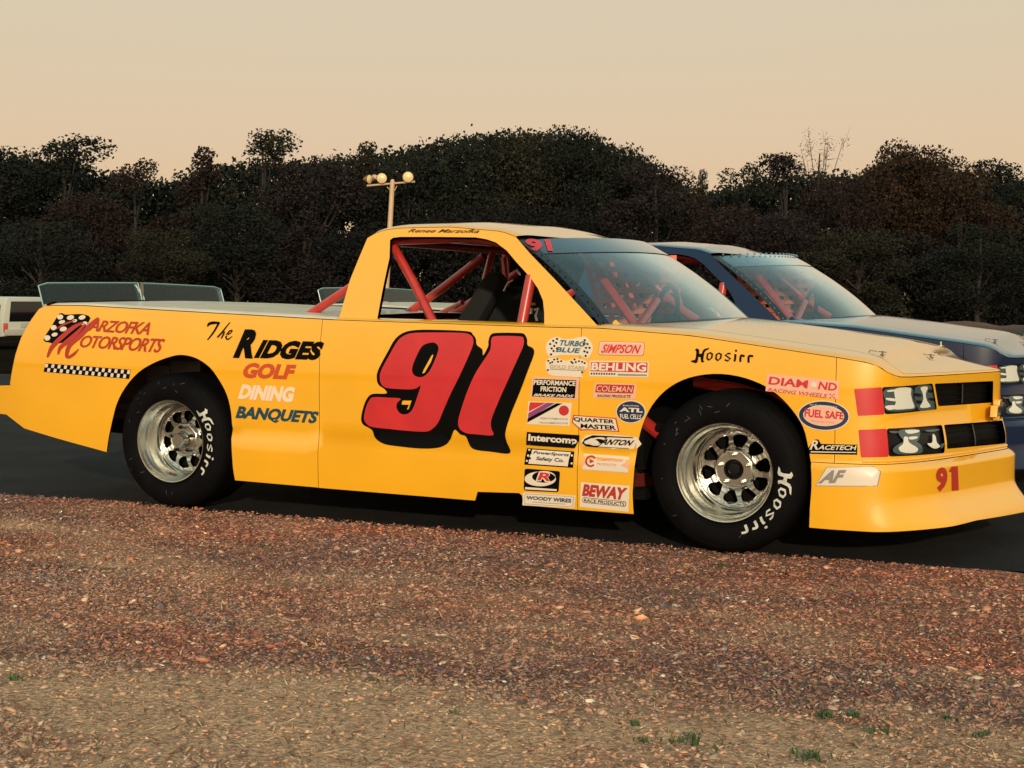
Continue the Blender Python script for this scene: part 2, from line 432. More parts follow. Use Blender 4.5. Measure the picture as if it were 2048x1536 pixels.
def circ(c, r, n=28, ry=None, rot=0.0):
    a = np.linspace(0, 2*np.pi, n, endpoint=False); x, y = r*np.cos(a), (ry or r)*np.sin(a)
    return np.stack([c[0]+x*math.cos(rot)-y*math.sin(rot), c[1]+x*math.sin(rot)+y*math.cos(rot)], 1)
def rrect(Q, f=.12, n=4):                        # rounded quad, Q: TL TR BR BL
    Q = [np.asarray(q, float) for q in Q]; out = []
    for i in range(4):
        a, b, c = Q[i-1], Q[i], Q[(i+1) % 4]; h = min(np.linalg.norm(a-b), np.linalg.norm(c-b))*f
        p = b+(a-b)/np.linalg.norm(a-b)*h; q = b+(c-b)/np.linalg.norm(c-b)*h
        for k in range(n+1):
            t = k/n; out.append((1-t)**2*p+2*t*(1-t)*b+t*t*q)
    return np.array(out)
class Decal:
    """flat print laid on a surface: outlines and words given in photograph coordinates of one close-up (origin, scale)"""
    def __init__(s, fn, org=(0, 0), k=1.0, guess=None, out=(0, -1, 0), step=.06):
        s.fn, s.o, s.k, s.g, s.out, s.step = fn, np.array(org, float), k, guess, out, step
        s.V = []; s.N = []; s.F = []; s.M = []; s.mats = []; s.n = 0
    def _m(s, m):
        if m not in s.mats: s.mats.append(m)
        return s.mats.index(m)
    def dom(s, P): return invs(s.fn, s.o+np.asarray(P, float)/s.k, s.g)
    def _put(s, V2, F, m, layer):
        P = s.fn(V2[:, 0], V2[:, 1]); n = surf_normals(s.fn, V2[:, 0], V2[:, 1]); sg = np.sign((n@np.array(s.out, float)).sum()) or 1
        n = n*sg; P = P+n*(.0012+.0011*layer); FF = []
        for f in F:
            a, b, c = P[f[0]], P[f[1]], P[f[2]]
            if np.cross(b-a, c-a)@n[f[0]] < 0: f = tuple(reversed(f))
            FF.append(tuple(s.n+i for i in f))
        s.V.append(P); s.N.append(n); s.F += FF; s.M += [s._m(m)]*len(FF); s.n += len(P)
    def poly(s, m, loops, layer=0, smooth=0):
        if not isinstance(loops, list) or not isinstance(loops[0], (list, np.ndarray)) or np.asarray(loops[0]).ndim == 1: loops = [loops]
        loops = [np.asarray(L, float) for L in loops]
        if smooth: loops = [catmull(L, smooth) for L in loops]
        D = [s.dom(L) for L in loops]
        V2, T, _ = fill(D, s.step); s._put(V2, [tuple(t) for t in T], m, layer); return s
    def text(s, m, t, Q, layer=1, bold=.02, shear=0.0, spacing=1.0, sub=True):
        V, F = glyphs(t, bold, shear, spacing)
        if len(V) == 0: return s
        D = s.dom(Q); V2 = bil(D, V)
        s._put(V2, F, m, layer); return s
    def strokes(s, m, L, layer=1):
        for st in L: s.poly(m, ribbon(*st), layer)
        return s
    def build(s, name, parent, label=None):
        o = mesh_np(name, np.concatenate(s.V), s.F, s.mats, parent, True, np.concatenate(s.N), s.M)
        if label: o['label'] = label
        return o
# blackletter-like tyre maker's word, traced once in its own frame
HO = dict(
    H=[np.array([(315, 210), (370, 260), (365, 350), (430, 355), (460, 270), (510, 225), (635, 200), (600, 245), (530, 275), (500, 330), (480, 440), (470, 520), (500, 545), (460, 580), (425, 570), (410, 520), (405, 450), (370, 430), (345, 440), (335, 520), (320, 575), (270, 595), (145, 550), (190, 520), (255, 510), (280, 450), (295, 300), (260, 245)], float)])
_o = [np.array([(650, 305), (725, 350), (710, 460), (610, 535), (545, 480), (560, 350)], float), np.array([(635, 345), (680, 370), (665, 450), (625, 490), (590, 460), (600, 370)], float)[::-1]]
HOOS = [HO['H'], _o, [q+np.array([228, 12]) for q in _o],
        [ribbon([(1170, 350), (1110, 345), (1030, 385), (1165, 480), (1095, 535), (1020, 505)], 44, None, 0)],
        [ribbon([(1290, 360), (1292, 440), (1270, 550)], 54)], [circ((1310, 275), 30, 10)],
        [ribbon([(1420, 560), (1425, 450), (1450, 395), (1530, 420)], 56, None, 3)],
        [ribbon([(1632, 580), (1630, 470), (1650, 410), (1750, 415)], 56, None, 3)]]

# ------------------------------------------------------------------ the setting
def hash2(x, y): return np.modf(np.abs(np.sin(x*127.1+y*311.7)*43758.5453))[0]
def vnoise(x, y):
    xi, yi = np.floor(x), np.floor(y); fx, fy = x-xi, y-yi; fx = fx*fx*(3-2*fx); fy = fy*fy*(3-2*fy)
    return (hash2(xi, yi)*(1-fx)+hash2(xi+1, yi)*fx)*(1-fy)+(hash2(xi, yi+1)*(1-fx)+hash2(xi+1, yi+1)*fx)*fy
def fbm(x, y, o=4):
    r = 0; a = .5
    for _ in range(o): r = r+a*vnoise(x, y); x = x*2.03+7.1; y = y*2.03+3.3; a *= .5
    return r/(1-.5**o)
EX = np.array([-60, -4.0, -3.2, -2.1, -.58, 1.15, 3, 60]); EY = np.array([.0, .022, .07, .054, .08, .18, .28, .8])
def edgey(x): return np.interp(x, EX, EY)+.03*(fbm(x*4, x*0+2)-.5)+.015*(fbm(x*22, x*0+9)-.5)
def groundz(x, y):
    z = -.62*ss(9, 20, y)
    return z
def grid_mesh(name, xs, ys, zf, m, kind='structure'):
    X, Y = np.meshgrid(xs, ys); Z = zf(X, Y); V = np.stack([X, Y, Z], -1).reshape(-1, 3); nx = len(xs)
    F = [(j*nx+i, j*nx+i+1, (j+1)*nx+i+1, (j+1)*nx+i) for j in range(len(ys)-1) for i in range(nx-1)]
    o = mesh_np(name, V, F, m, None, True); setp(o, kind=kind); return o
fieldm = mat('dark_grass_field', (.010, .010, .006), 1.0, spec=0, col2=(.020, .012, .008), nscale=.6, bump=.05, bscale=9)
asph = bpy.data.materials.new('asphalt'); asph.use_nodes = True; n_ = asph.node_tree; b_ = n_.nodes['Principled BSDF']
t_ = N(n_, 'ShaderNodeTexCoord'); a1 = N(n_, 'ShaderNodeTexNoise'); a1.inputs['Scale'].default_value = 75; a1.inputs['Detail'].default_value = 9; a1.inputs['Roughness'].default_value = .8
a2 = N(n_, 'ShaderNodeTexNoise'); a2.inputs['Scale'].default_value = 2.2; a2.inputs['Detail'].default_value = 6
for a in (a1, a2): n_.links.new(t_.outputs['Object'], a.inputs['Vector'])
r1 = N(n_, 'ShaderNodeValToRGB'); r1.color_ramp.elements[0].position = .35; r1.color_ramp.elements[0].color = (.0045, .0043, .005, 1); r1.color_ramp.elements[1].position = .72; r1.color_ramp.elements[1].color = (.036, .035, .038, 1)
r2 = N(n_, 'ShaderNodeValToRGB'); r2.color_ramp.elements[0].position = .35; r2.color_ramp.elements[1].position = .7; r2.color_ramp.elements[0].color = (.45, .45, .46, 1); r2.color_ramp.elements[1].color = (1.15, 1.12, 1.1, 1)
mm = N(n_, 'ShaderNodeMixRGB', blend_type='MULTIPLY'); mm.inputs[0].default_value = 1
n_.links.new(a1.outputs['Fac'], r1.inputs[0]); n_.links.new(a2.outputs['Fac'], r2.inputs[0]); n_.links.new(r1.outputs[0], mm.inputs[1]); n_.links.new(r2.outputs[0], mm.inputs[2]); n_.links.new(mm.outputs[0], b_.inputs['Base Color'])
bp_ = N(n_, 'ShaderNodeBump'); bp_.inputs['Distance'].default_value = .012; n_.links.new(a1.outputs['Fac'], bp_.inputs['Height']); n_.links.new(bp_.outputs[0], b_.inputs['Normal']); b_.inputs['Roughness'].default_value = .9; b_.inputs['Specular IOR Level'].default_value = .2

grid_mesh('field', np.concatenate([np.linspace(-900, -60, 15), np.linspace(-50, 50, 40), np.linspace(60, 900, 15)]), np.concatenate([[-300, -100, -40, -20, -10, -5, 0, 4, 8], np.linspace(9, 22, 14), [30, 60, 100, 200, 500, 1200]]), lambda X, Y: groundz(X, Y)-.05+.0*X, fieldm)
xs = np.concatenate([np.linspace(-40, -6, 12), np.linspace(-5.6, 3, 180), np.linspace(3.4, 40, 14)])
VA = []; FA = []
for i, x in enumerate(xs): VA += [(x, float(edgey(np.array(x))), -.004), (x, 9.5, -.004)]
FA = [(2*i, 2*i+2, 2*i+3, 2*i+1) for i in range(len(xs)-1)]
setp(mesh_np('asphalt_strip', VA, FA, asph), kind='structure')

# gravel verge: tan dirt with reddish crushed stone
TAN = np.array([.76, .475, .275]); RDD = np.array([.25, .115, .08])
def sandy(x, y):
    """share of bare tan dirt at a place on the verge"""
    Pq = proj(np.stack([x, y, 0*x], -1)) if False else None
    nz = fbm(x*1.3+5, y*2.2+1, 4)
    dx, dy = x-CAM[0], y-CAM[1]; dep = dx*math.sin(YAW)+dy*math.cos(YAW); lat = dx*math.cos(YAW)-dy*math.sin(YAW)
    thr = 3.72-.20*lat; near = ss(thr+.22, thr-.22, dep+.5*(fbm(x*2.1+3, y*2.1, 3)-.5))
    left = np.exp(-((x+2.15)/.75)**2-((y+1.25)/.28)**2)+np.exp(-((x+3.1)/.5)**2-((y+.75)/.2)**2)
    n2 = fbm(x*5+11, y*9+4, 4)
    return np.clip(near*1.0+left*.85+(nz-.5)*1.4+(n2-.5)*.9, 0, 1)
gm = bpy.data.materials.new('verge_dirt'); gm.use_nodes = True; n_ = gm.node_tree; b_ = n_.nodes['Principled BSDF']; b_.inputs['Roughness'].default_value = .95
at_ = N(n_, 'ShaderNodeAttribute', attribute_name='tint'); t_ = N(n_, 'ShaderNodeTexCoord')
q1 = N(n_, 'ShaderNodeTexNoise'); q1.inputs['Scale'].default_value = 55; q1.inputs['Detail'].default_value = 8; q1.inputs['Roughness'].default_value = .75
q2 = N(n_, 'ShaderNodeTexVoronoi'); q2.inputs['Scale'].default_value = 95
n_.links.new(t_.outputs['Object'], q1.inputs['Vector']); n_.links.new(t_.outputs['Object'], q2.inputs['Vector'])
rr_ = N(n_, 'ShaderNodeValToRGB'); rr_.color_ramp.elements[0].position = .36; rr_.color_ramp.elements[0].color = (.22, .20, .20, 1); rr_.color_ramp.elements[1].position = .7; rr_.color_ramp.elements[1].color = (1.45, 1.35, 1.3, 1)
n_.links.new(q1.outputs['Fac'], rr_.inputs[0]); mu = N(n_, 'ShaderNodeMixRGB', blend_type='MULTIPLY'); mu.inputs[0].default_value = 1
n_.links.new(at_.outputs['Color'], mu.inputs[1]); n_.links.new(rr_.outputs[0], mu.inputs[2]); n_.links.new(mu.outputs[0], b_.inputs['Base Color'])
ma_ = N(n_, 'ShaderNodeMath', operation='ADD'); n_.links.new(q1.outputs['Fac'], ma_.inputs[0]); n_.links.new(q2.outputs['Distance'], ma_.inputs[1])
bp_ = N(n_, 'ShaderNodeBump'); bp_.inputs['Distance'].default_value = .012; n_.links.new(ma_.outputs[0], bp_.inputs['Height']); n_.links.new(bp_.outputs[0], b_.inputs['Normal'])
def vergez(x, y): return .012*(fbm(x*2.5, y*2.5)-.5)+.010*(fbm(x*14, y*14)-.5)+.004
gx = np.concatenate([np.linspace(-30, -6, 14), np.arange(-5.6, 3.2, .03), np.linspace(3.4, 30, 14)])
gk = np.concatenate([np.linspace(-14, -5.5, 8), np.arange(-5.2, 0.001, .03)])
X, K = np.meshgrid(gx, gk); Y = np.where(K > -.3, K+edgey(X)*(1+K/.3), K); Z = vergez(X, Y); Z[-1] = -.008
V = np.stack([X, Y, Z], -1).reshape(-1, 3); nx = len(gx)
F = [(j*nx+i, j*nx+i+1, (j+1)*nx+i+1, (j+1)*nx+i) for j in range(len(gk)-1) for i in range(nx-1)]
vo = mesh_np('gravel_verge', V, F, gm, None, True); setp(vo, kind='structure')
def tint_attr(me, C):
    a = me.color_attributes.new('tint', 'FLOAT_COLOR', 'POINT')
    a.data.foreach_set('color', np.concatenate([C, np.ones((len(C), 1))], 1).astype(np.float32).ravel())
sn = sandy(V[:, 0], V[:, 1])[:, None]
green = np.clip((fbm(V[:, 0]*1.9+20, V[:, 1]*4+3)-.60)*5, 0, 1)[:, None]*(1-sn)
rv = np.clip((fbm(V[:, 0]*.9+31, V[:, 1]*2.2+8, 3)-.42)*3.2, 0, 1)[:, None]
tint_attr(vo.data, (RDD*(np.array([1.3, .95, .75])*rv+np.array([.85, 1.0, 1.05])*(1-rv))*(1-sn)+TAN*sn)*(1-green*.8)+np.array([.05, .048, .018])*green*.8)

def scatter_mesh(name, P, scale, base, Fb, tint, m, flat=1.0, label=None):
    """many small solids baked into one mesh: each copy of base turned at random"""
    n = len(P); k = len(base)
    a = rng.uniform(0, 2*np.pi, n); tl = rng.normal(0, .45, (n, 2))
    ca, sa = np.cos(a), np.sin(a)
    B = base[None]*scale[:, None, :]
    B = B*(1+rng.uniform(-.22, .22, (n, k, 1)))
    x = B[..., 0]*ca[:, None]-B[..., 1]*sa[:, None]; y = B[..., 0]*sa[:, None]+B[..., 1]*ca[:, None]; z = B[..., 2]+x*tl[:, :1]*.6+y*tl[:, 1:]*.6
    V = np.stack([x, y, z], -1)+P[:, None]; V = V.reshape(-1, 3)
    Fb = np.array(Fb); F = (Fb[None]+(np.arange(n)*k)[:, None, None]).reshape(-1, Fb.shape[1])
    me = bpy.data.meshes.new(name); me.vertices.add(len(V)); me.vertices.foreach_set('co', V.astype(np.float32).ravel())
    L = F.shape[1]; me.loops.add(F.size); me.loops.foreach_set('vertex_index', F.astype(np.int32).ravel())
    me.polygons.add(len(F)); me.polygons.foreach_set('loop_start', np.arange(0, F.size, L, dtype=np.int32)); me.update(calc_edges=True)
    tint_attr(me, np.repeat(tint, k, 0))
    o = link(name, me, m); setp(o, kind='stuff'); 
    if label: o['label'] = label
    return o
stone_m = mat('crushed_stone', (.2, .1, .06), .85, vcol=True)
octv = np.array([(1, 0, .1), (.3, .9, 0), (-.8, .55, .05), (-.75, -.6, -.05), (.35, -.95, 0), (.15, .1, .8), (-.1, -.05, -.7), (.55, .45, .55), (-.45, -.1, .65)], float)
octf = []
bmt = bmesh.new()
for p in octv: bmt.verts.new(p)
r_ = bmesh.ops.convex_hull(bmt, input=bmt.verts); bmt.verts.index_update(); bmesh.ops.triangulate(bmt, faces=bmt.faces)
octv = np.array([v.co[:] for v in bmt.verts]); octf = [[v.index for v in f.verts] for f in bmt.faces]; bmt.free()
PAL = np.array([(.155, .066, .045), (.185, .080, .052), (.125, .052, .042), (.24, .125, .08), (.10, .055, .046), (.29, .19, .12), (.075, .058, .058), (.20, .088, .05), (.36, .27, .19), (.06, .052, .062), (.18, .060, .042)])
PW = np.array([4, 4, 4, 3, 3, 1.6, 1.6, 3, .5, 1.2, 2.2]); PW = PW/PW.sum()
def verge_pts(n, y0, y1, dens=1.0):
    out = []
    while sum(map(len, out)) < n:
        k = 120000; d = rng.uniform(0, 1, k)**1.15
        y = y0+(y1-y0)*d; hw = (y-CAM[1])*.40+.25
        xc = CAM[0]+(y-CAM[1])*math.tan(YAW)*1.0
        x = xc+rng.uniform(-1.9, 1.75, k)*hw
        keep = (y < edgey(x)+rng.normal(0, .02, k)-.01) & (rng.uniform(0, 1, k) < (1-.93*sandy(x, y))*dens)
        out.append(np.stack([x[keep], y[keep]], 1))
        if len(out) > 80: break
    P = np.concatenate(out)[:n]; return P
for (n, y0, y1, sz, nm, lb) in ((98000, -3.7, .1, .0050, 'gravel', 'small reddish crushed stones covering the verge'), (13000, -3.7, .05, .0078, 'pebbles', 'larger broken red, tan and grey stones on the verge')):
    P2 = verge_pts(n, y0, y1); n = len(P2)
    P = np.stack([P2[:, 0], P2[:, 1], vergez(P2[:, 0], P2[:, 1])+sz*.12], 1)
    sc = (sz*np.exp(rng.normal(0, .38, n)))[:, None]*np.stack([rng.uniform(.8, 1.5, n), rng.uniform(.7, 1.1, n), rng.uniform(.25, .6, n)], 1)
    C = PAL[rng.choice(len(PAL), n, p=PW)]*rng.uniform(1.05, 2.7, (n, 1)); C = C*(.75+.5*fbm(P2[:, 0]*1.1, P2[:, 1]*2)[:, None]); rk = np.clip((fbm(P2[:, 0]*.9+31, P2[:, 1]*2.2+8, 3)-.42)*3.2, 0, 1)[:, None]; C = C*(np.array([1.25, 1.0, .85])*rk+np.array([.95, 1.02, 1.08])*(1-rk))*1.08
    sd_ = sandy(P2[:, 0], P2[:, 1])[:, None]; C = C*(1-.5*sd_)+TAN*1.2*.5*sd_
    scatter_mesh(nm, P, sc, octv, octf, C, stone_m, label=lb)
# dead leaves, straw and chips
leafb = np.array([(1, 0, 0), (.2, .38, .1), (-.9, .05, .22), (.1, -.36, .12)]); 
P2 = verge_pts(36000, -3.5, .05, 1.0); n = len(P2)
keep = rng.uniform(0, 1, n) < .9; P2 = P2[keep]; n = len(P2)
P = np.stack([P2[:, 0], P2[:, 1], vergez(P2[:, 0], P2[:, 1])+.006], 1)
sc = np.stack([rng.uniform(.006, .017, n), rng.uniform(.005, .011, n), rng.uniform(.006, .02, n)], 1)
C = np.array([(.25, .10, .045), (.30, .16, .07), (.15, .06, .035), (.10, .07, .05), (.34, .22, .11)])[rng.choice(5, n, p=[.35, .25, .25, .1, .05])]*rng.uniform(.7, 1.9, (n, 1))
scatter_mesh('leaf_litter', P, sc, leafb, [(0, 1, 2), (0, 2, 3)], C, stone_m, label='dead brown leaf and bark bits among the stones')
n = 17000
y = rng.uniform(-3.5, -.2, n); hw = (y-CAM[1])*.40+.25; x = CAM[0]+(y-CAM[1])*math.tan(YAW)+rng.uniform(-1.3, 1.3, n)*hw
k = rng.uniform(0, 1, n) < .25+.75*sandy(x, y); x, y = x[k], y[k]; n = len(x)
P = np.stack([x, y, vergez(x, y)+.004], 1); strawb = np.array([(1, .0, 0), (0, .05, .02), (-1, 0, 0), (0, -.05, .02)])
C = np.array([(.44, .29, .15), (.22, .13, .06), (.06, .035, .02)])[rng.choice(3, n)]*rng.uniform(.8, 1.9, (n, 1))
scatter_mesh('dry_straw', P, np.stack([rng.uniform(.008, .028, n), rng.uniform(.02, .03, n), rng.uniform(.005, .01, n)], 1), strawb, [(0, 1, 2), (0, 2, 3)], C, stone_m, label='short dead grass stalks lying on the tan dirt')

# green grass tufts
gr_m = mat('tuft_green', (.03, .075, .02), .7, col2=(.05, .09, .02), nscale=30)
def tuft(pts_px, n, h, sp, label, flat=.35):
    p = G(*pts_px); m = MB()
    for i in range(n):
        a = rng.uniform(0, 2*np.pi); l = h*rng.uniform(.45, 1); lean = rng.uniform(.2, 1)*(1 if flat > .3 else .5); wd = .0022*rng.uniform(.7, 1.4)
        b = np.array([rng.normal(0, sp), rng.normal(0, sp*.6), 0]); d = np.array([math.cos(a), math.sin(a), 0]); s_ = np.array([-math.sin(a), math.cos(a), 0])*wd
        q = [b, b+d*l*.35*lean+np.array([0, 0, l*.55]), b+d*l*lean*.9+np.array([0, 0, l*(.95-.45*lean)])]
        m.add([q[0]-s_, q[0]+s_, q[1]+s_*1.1, q[1]-s_*1.1, q[2]], [(0, 1, 2, 3), (3, 2, 4)])
    o = m.build('grass_tuft', gr_m, None, smooth=False); o.location = (p[0], p[1], float(vergez(np.array(p[0]), np.array(p[1])))); setp(o, label, 'grass', 'green tufts on the verge', 'stuff' if sp > .0135 else None)
T_ = [((1385, 1497), 16, .055, .008, 'upright green grass tuft standing in the tan dirt at bottom'), ((1352, 1488), 12, .03, .012, 'low green grass tuft just left of the upright one'),
      ((1285, 1488), 10, .026, .01, 'small green tuft left of the upright tuft in tan dirt'), ((1270, 1455), 9, .025, .008, 'tiny green sprig at the edge of tan dirt and stones'),
      ((1655, 1440), 26, .034, .014, 'bushy green tuft among stones near lower right'), ((1710, 1438), 12, .03, .012, 'thin grey-green tuft right of the bushy one'),
      ((1620, 1520), 30, .032, .024, 'spreading green weed lying flat at the bottom edge'), ((1760, 1470), 16, .026, .016, 'sparse green tuft on pinkish stones near lower right'),
      ((1895, 1440), 14, .026, .018, 'sparse tuft among stones towards lower right corner'), ((1960, 1475), 16, .024, .02, 'low green weeds near the lower right corner'),
      ((1440, 1500), 14, .02, .035, 'scattered green blades in dirt right of the upright tuft'), ((755, 1365), 9, .02, .012, 'tiny dark green weed on stones above the tan dirt'),
      ((840, 1358), 10, .018, .02, 'flat dark green weed beside another in the stones'), ((910, 1430), 7, .02, .006, 'single small green sprig in the tan dirt'),
      ((520, 1098), 12, .022, .02, 'dark green weed on the red stones by the asphalt edge'), ((1440, 1135), 14, .03, .02, 'green weed right under the front tyre'),
      ((1240, 1115), 10, .02, .04, 'dull green blades in the stones below the door panel'), ((1960, 1165), 16, .022, .05, 'green blades at the asphalt edge under the nose'),
      ((835, 1190), 22, .016, .06, 'yellowish green patch of blades in the red stones'), ((25, 1365), 10, .03, .012, 'small green tuft at the left edge of the photo')]
for t in T_: tuft(*t)

# ------------------------------------------------------------------ trees
leafm = {}
def leaf_mat(name, c1, c2, c3):
    m = bpy.data.materials.new(name); m.use_nodes = True; n = m.node_tree; b = n.nodes['Principled BSDF']; b.inputs['Roughness'].default_value = .75; b.inputs['Specular IOR Level'].default_value = .2
    g = N(n, 'ShaderNodeNewGeometry'); r = N(n, 'ShaderNodeValToRGB'); n.links.new(g.outputs['Random Per Island'], r.inputs[0])
    e = r.color_ramp.elements; e[0].color = (*c1, 1); e[1].color = (*c3, 1); x = e.new(.55); x.color = (*c2, 1)
    t = N(n, 'ShaderNodeTexCoord'); no = N(n, 'ShaderNodeTexNoise'); no.inputs['Scale'].default_value = .55; no.inputs['Detail'].default_value = 3; n.links.new(t.outputs['Object'], no.inputs['Vector'])
    rp = N(n, 'ShaderNodeValToRGB'); rp.color_ramp.elements[0].position = .35; rp.color_ramp.elements[0].color = (.35, .35, .35, 1); rp.color_ramp.elements[1].position = .65; rp.color_ramp.elements[1].color = (1.3, 1.3, 1.3, 1)
    mu = N(n, 'ShaderNodeMixRGB', blend_type='MULTIPLY'); mu.inputs[0].default_value = 1; n.links.new(no.outputs['Fac'], rp.inputs[0]); n.links.new(r.outputs[0], mu.inputs[1]); n.links.new(rp.outputs[0], mu.inputs[2]); n.links.new(mu.outputs[0], b.inputs['Base Color'])
    return m
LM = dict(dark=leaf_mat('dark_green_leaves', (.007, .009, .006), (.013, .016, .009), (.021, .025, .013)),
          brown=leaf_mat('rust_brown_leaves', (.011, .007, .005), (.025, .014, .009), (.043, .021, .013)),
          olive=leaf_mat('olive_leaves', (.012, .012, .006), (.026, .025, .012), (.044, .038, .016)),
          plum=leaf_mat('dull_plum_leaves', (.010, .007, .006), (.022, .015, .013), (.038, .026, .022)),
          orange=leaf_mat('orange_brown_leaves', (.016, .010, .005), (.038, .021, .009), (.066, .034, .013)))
LM['shade'] = leaf_mat('undergrowth_shade_leaves', (.004, .004, .003), (.008, .007, .006), (.014, .011, .009))  # leaf colours darkened to put in the shade at the wood's foot
bark = mat('bark', (.03, .022, .018), .9, noise=.5, nscale=3)
def make_crown(seed, kind):
    """leaf clumps of one crown in a unit frame: height 1, half-width about .33"""
    g = np.random.default_rng(seed); blobs = []
    if kind == 'round':
        for i in range(30):
            a = g.uniform(0, 2*np.pi); h = g.uniform(.16, .92); rr = .30*math.sin(math.pi*min(1, max(.08, (h-.05)/.98)))**.6*g.uniform(.3, 1)
            blobs.append((rr*math.cos(a), rr*math.sin(a), h, g.uniform(.07, .13)))
        dens = 520
    elif kind == 'spire':
        for i in range(26):
            h = (i+.5)/26*.9+.08; rr = .24*(1.02-h)*g.uniform(.2, 1.05); a = g.uniform(0, 2*np.pi)
            blobs.append((rr*math.cos(a), rr*math.sin(a), h, .035+.075*(1.05-h)))
        dens = 520
    elif kind == 'open':
        for i in range(36):
            a = g.uniform(0, 2*np.pi); h = .10+.90*g.uniform(0, 1)**1.25; rr = .33*math.sin(math.pi*min(1, max(.1, (h-.05)/1.0)))**.6*g.uniform(.2, 1)
            blobs.append((rr*math.cos(a), rr*math.sin(a), h-.02, g.uniform(.045, .095)))
        dens = 430
    else:   # sparse
        for i in range(30):
            a = g.uniform(0, 2*np.pi); h = g.uniform(.35, 1.0); rr = .25*g.uniform(.1, 1)
            blobs.append((rr*math.cos(a), rr*math.sin(a), h, g.uniform(.03, .07)))
        dens = 60
    P = []; 
    for (x, y, z, r) in blobs:
        k = int(dens*(r/.1)**1.5)+8; d = g.normal(0, 1, (k, 3)); d /= np.linalg.norm(d, axis=1, keepdims=True)
        rad = r*g.uniform(.55, 1.12, (k, 1)); P.append(np.array([x, y, z])+d*rad*np.array([1.15, 1.15, .85]))
    P = np.concatenate(P); n = len(P); sz = g.uniform(.0055, .0115, (n, 1)) if kind != 'sparse' else g.uniform(.003, .006, (n, 1))
    A = g.normal(0, 1, (n, 3)); A /= np.linalg.norm(A, axis=1, keepdims=True); B = np.cross(A, g.normal(0, 1, (n, 3))); B /= np.linalg.norm(B, axis=1, keepdims=True)
    A = A*sz; B = B*sz*g.uniform(.45, .9, (n, 1))
    V = np.stack([P-A, P-B*.8+A*.1, P+A, P+B], 1).reshape(-1, 3); F = np.arange(4*n).reshape(-1, 4)
    me = bpy.data.meshes.new('crown'); me.vertices.add(len(V)); me.vertices.foreach_set('co', V.astype(np.float32).ravel()); me.loops.add(F.size); me.loops.foreach_set('vertex_index', F.astype(np.int32).ravel())
    me.polygons.add(n); me.polygons.foreach_set('loop_start', np.arange(0, F.size, 4, dtype=np.int32)); me.update(calc_edges=True)
    # limbs
    m = MB(); m.tube([(0, 0, -.02), (.01, 0, .3), (-.01, .01, .6), (0, 0, .9)], .018, 7, r2=.004)
    for b in blobs[::2]:
        h0 = max(.15, b[2]*.6); m.tube([(0, 0, h0), (b[0]*.55, b[1]*.55, (h0+b[2])/2+.02), (b[0], b[1], b[2]+b[3]*.4)], .006 if kind != 'sparse' else .004, 5, r2=.0012)
    if kind == 'sparse':
        for b in blobs: 
            for k in range(9):
                d = g.normal(0, .030, 3); q0 = np.array(b[:3])*(1-.12*g.uniform(0, 1)); m.tube([q0, q0+d*.5+[0, 0, .012], q0+d+[0, 0, abs(d[2])*.8+.01]], .0012, 3, r2=.0005, caps=False)
    tm = m
    return me, tm
PRO = {}
for kind, seeds in (('round', (1, 2, 3, 4)), ('spire', (11, 12, 13)), ('open', (21, 22)), ('sparse', (31,))):
    for sd_ in seeds:
        me, tm = make_crown(sd_, kind); t = tm.build('trunk', bark, None); tme = t.data; bpy.data.objects.remove(t); PRO.setdefault(kind, []).append((me, tme))
_cc = {}
def crown_mesh(kind, i, lm):
    k = (kind, i, lm)
    if k not in _cc:
        m = PRO[kind][i][0].copy(); m.materials.append(LM[lm]); _cc[k] = m
    return _cc[k]
def tree(name, kind, i, lm, u, vtop, D, label, widthk=1.0, rz=None, base=-.62, group='trees of the wood edge'):
    top = far(u, vtop, D); h = top[2]-base
    e = empty(name, (top[0], top[1], base), rz if rz is not None else random.uniform(0, 6.28)); e.scale = (h*widthk, h*widthk, h)
    c = bpy.data.objects.new('crown', crown_mesh(kind, i, lm)); COL.objects.link(c); c.parent = e
    t = bpy.data.objects.new('trunk', PRO[kind][i][1]); COL.objects.link(t); t.parent = e
    setp(e, label, 'tree', group)
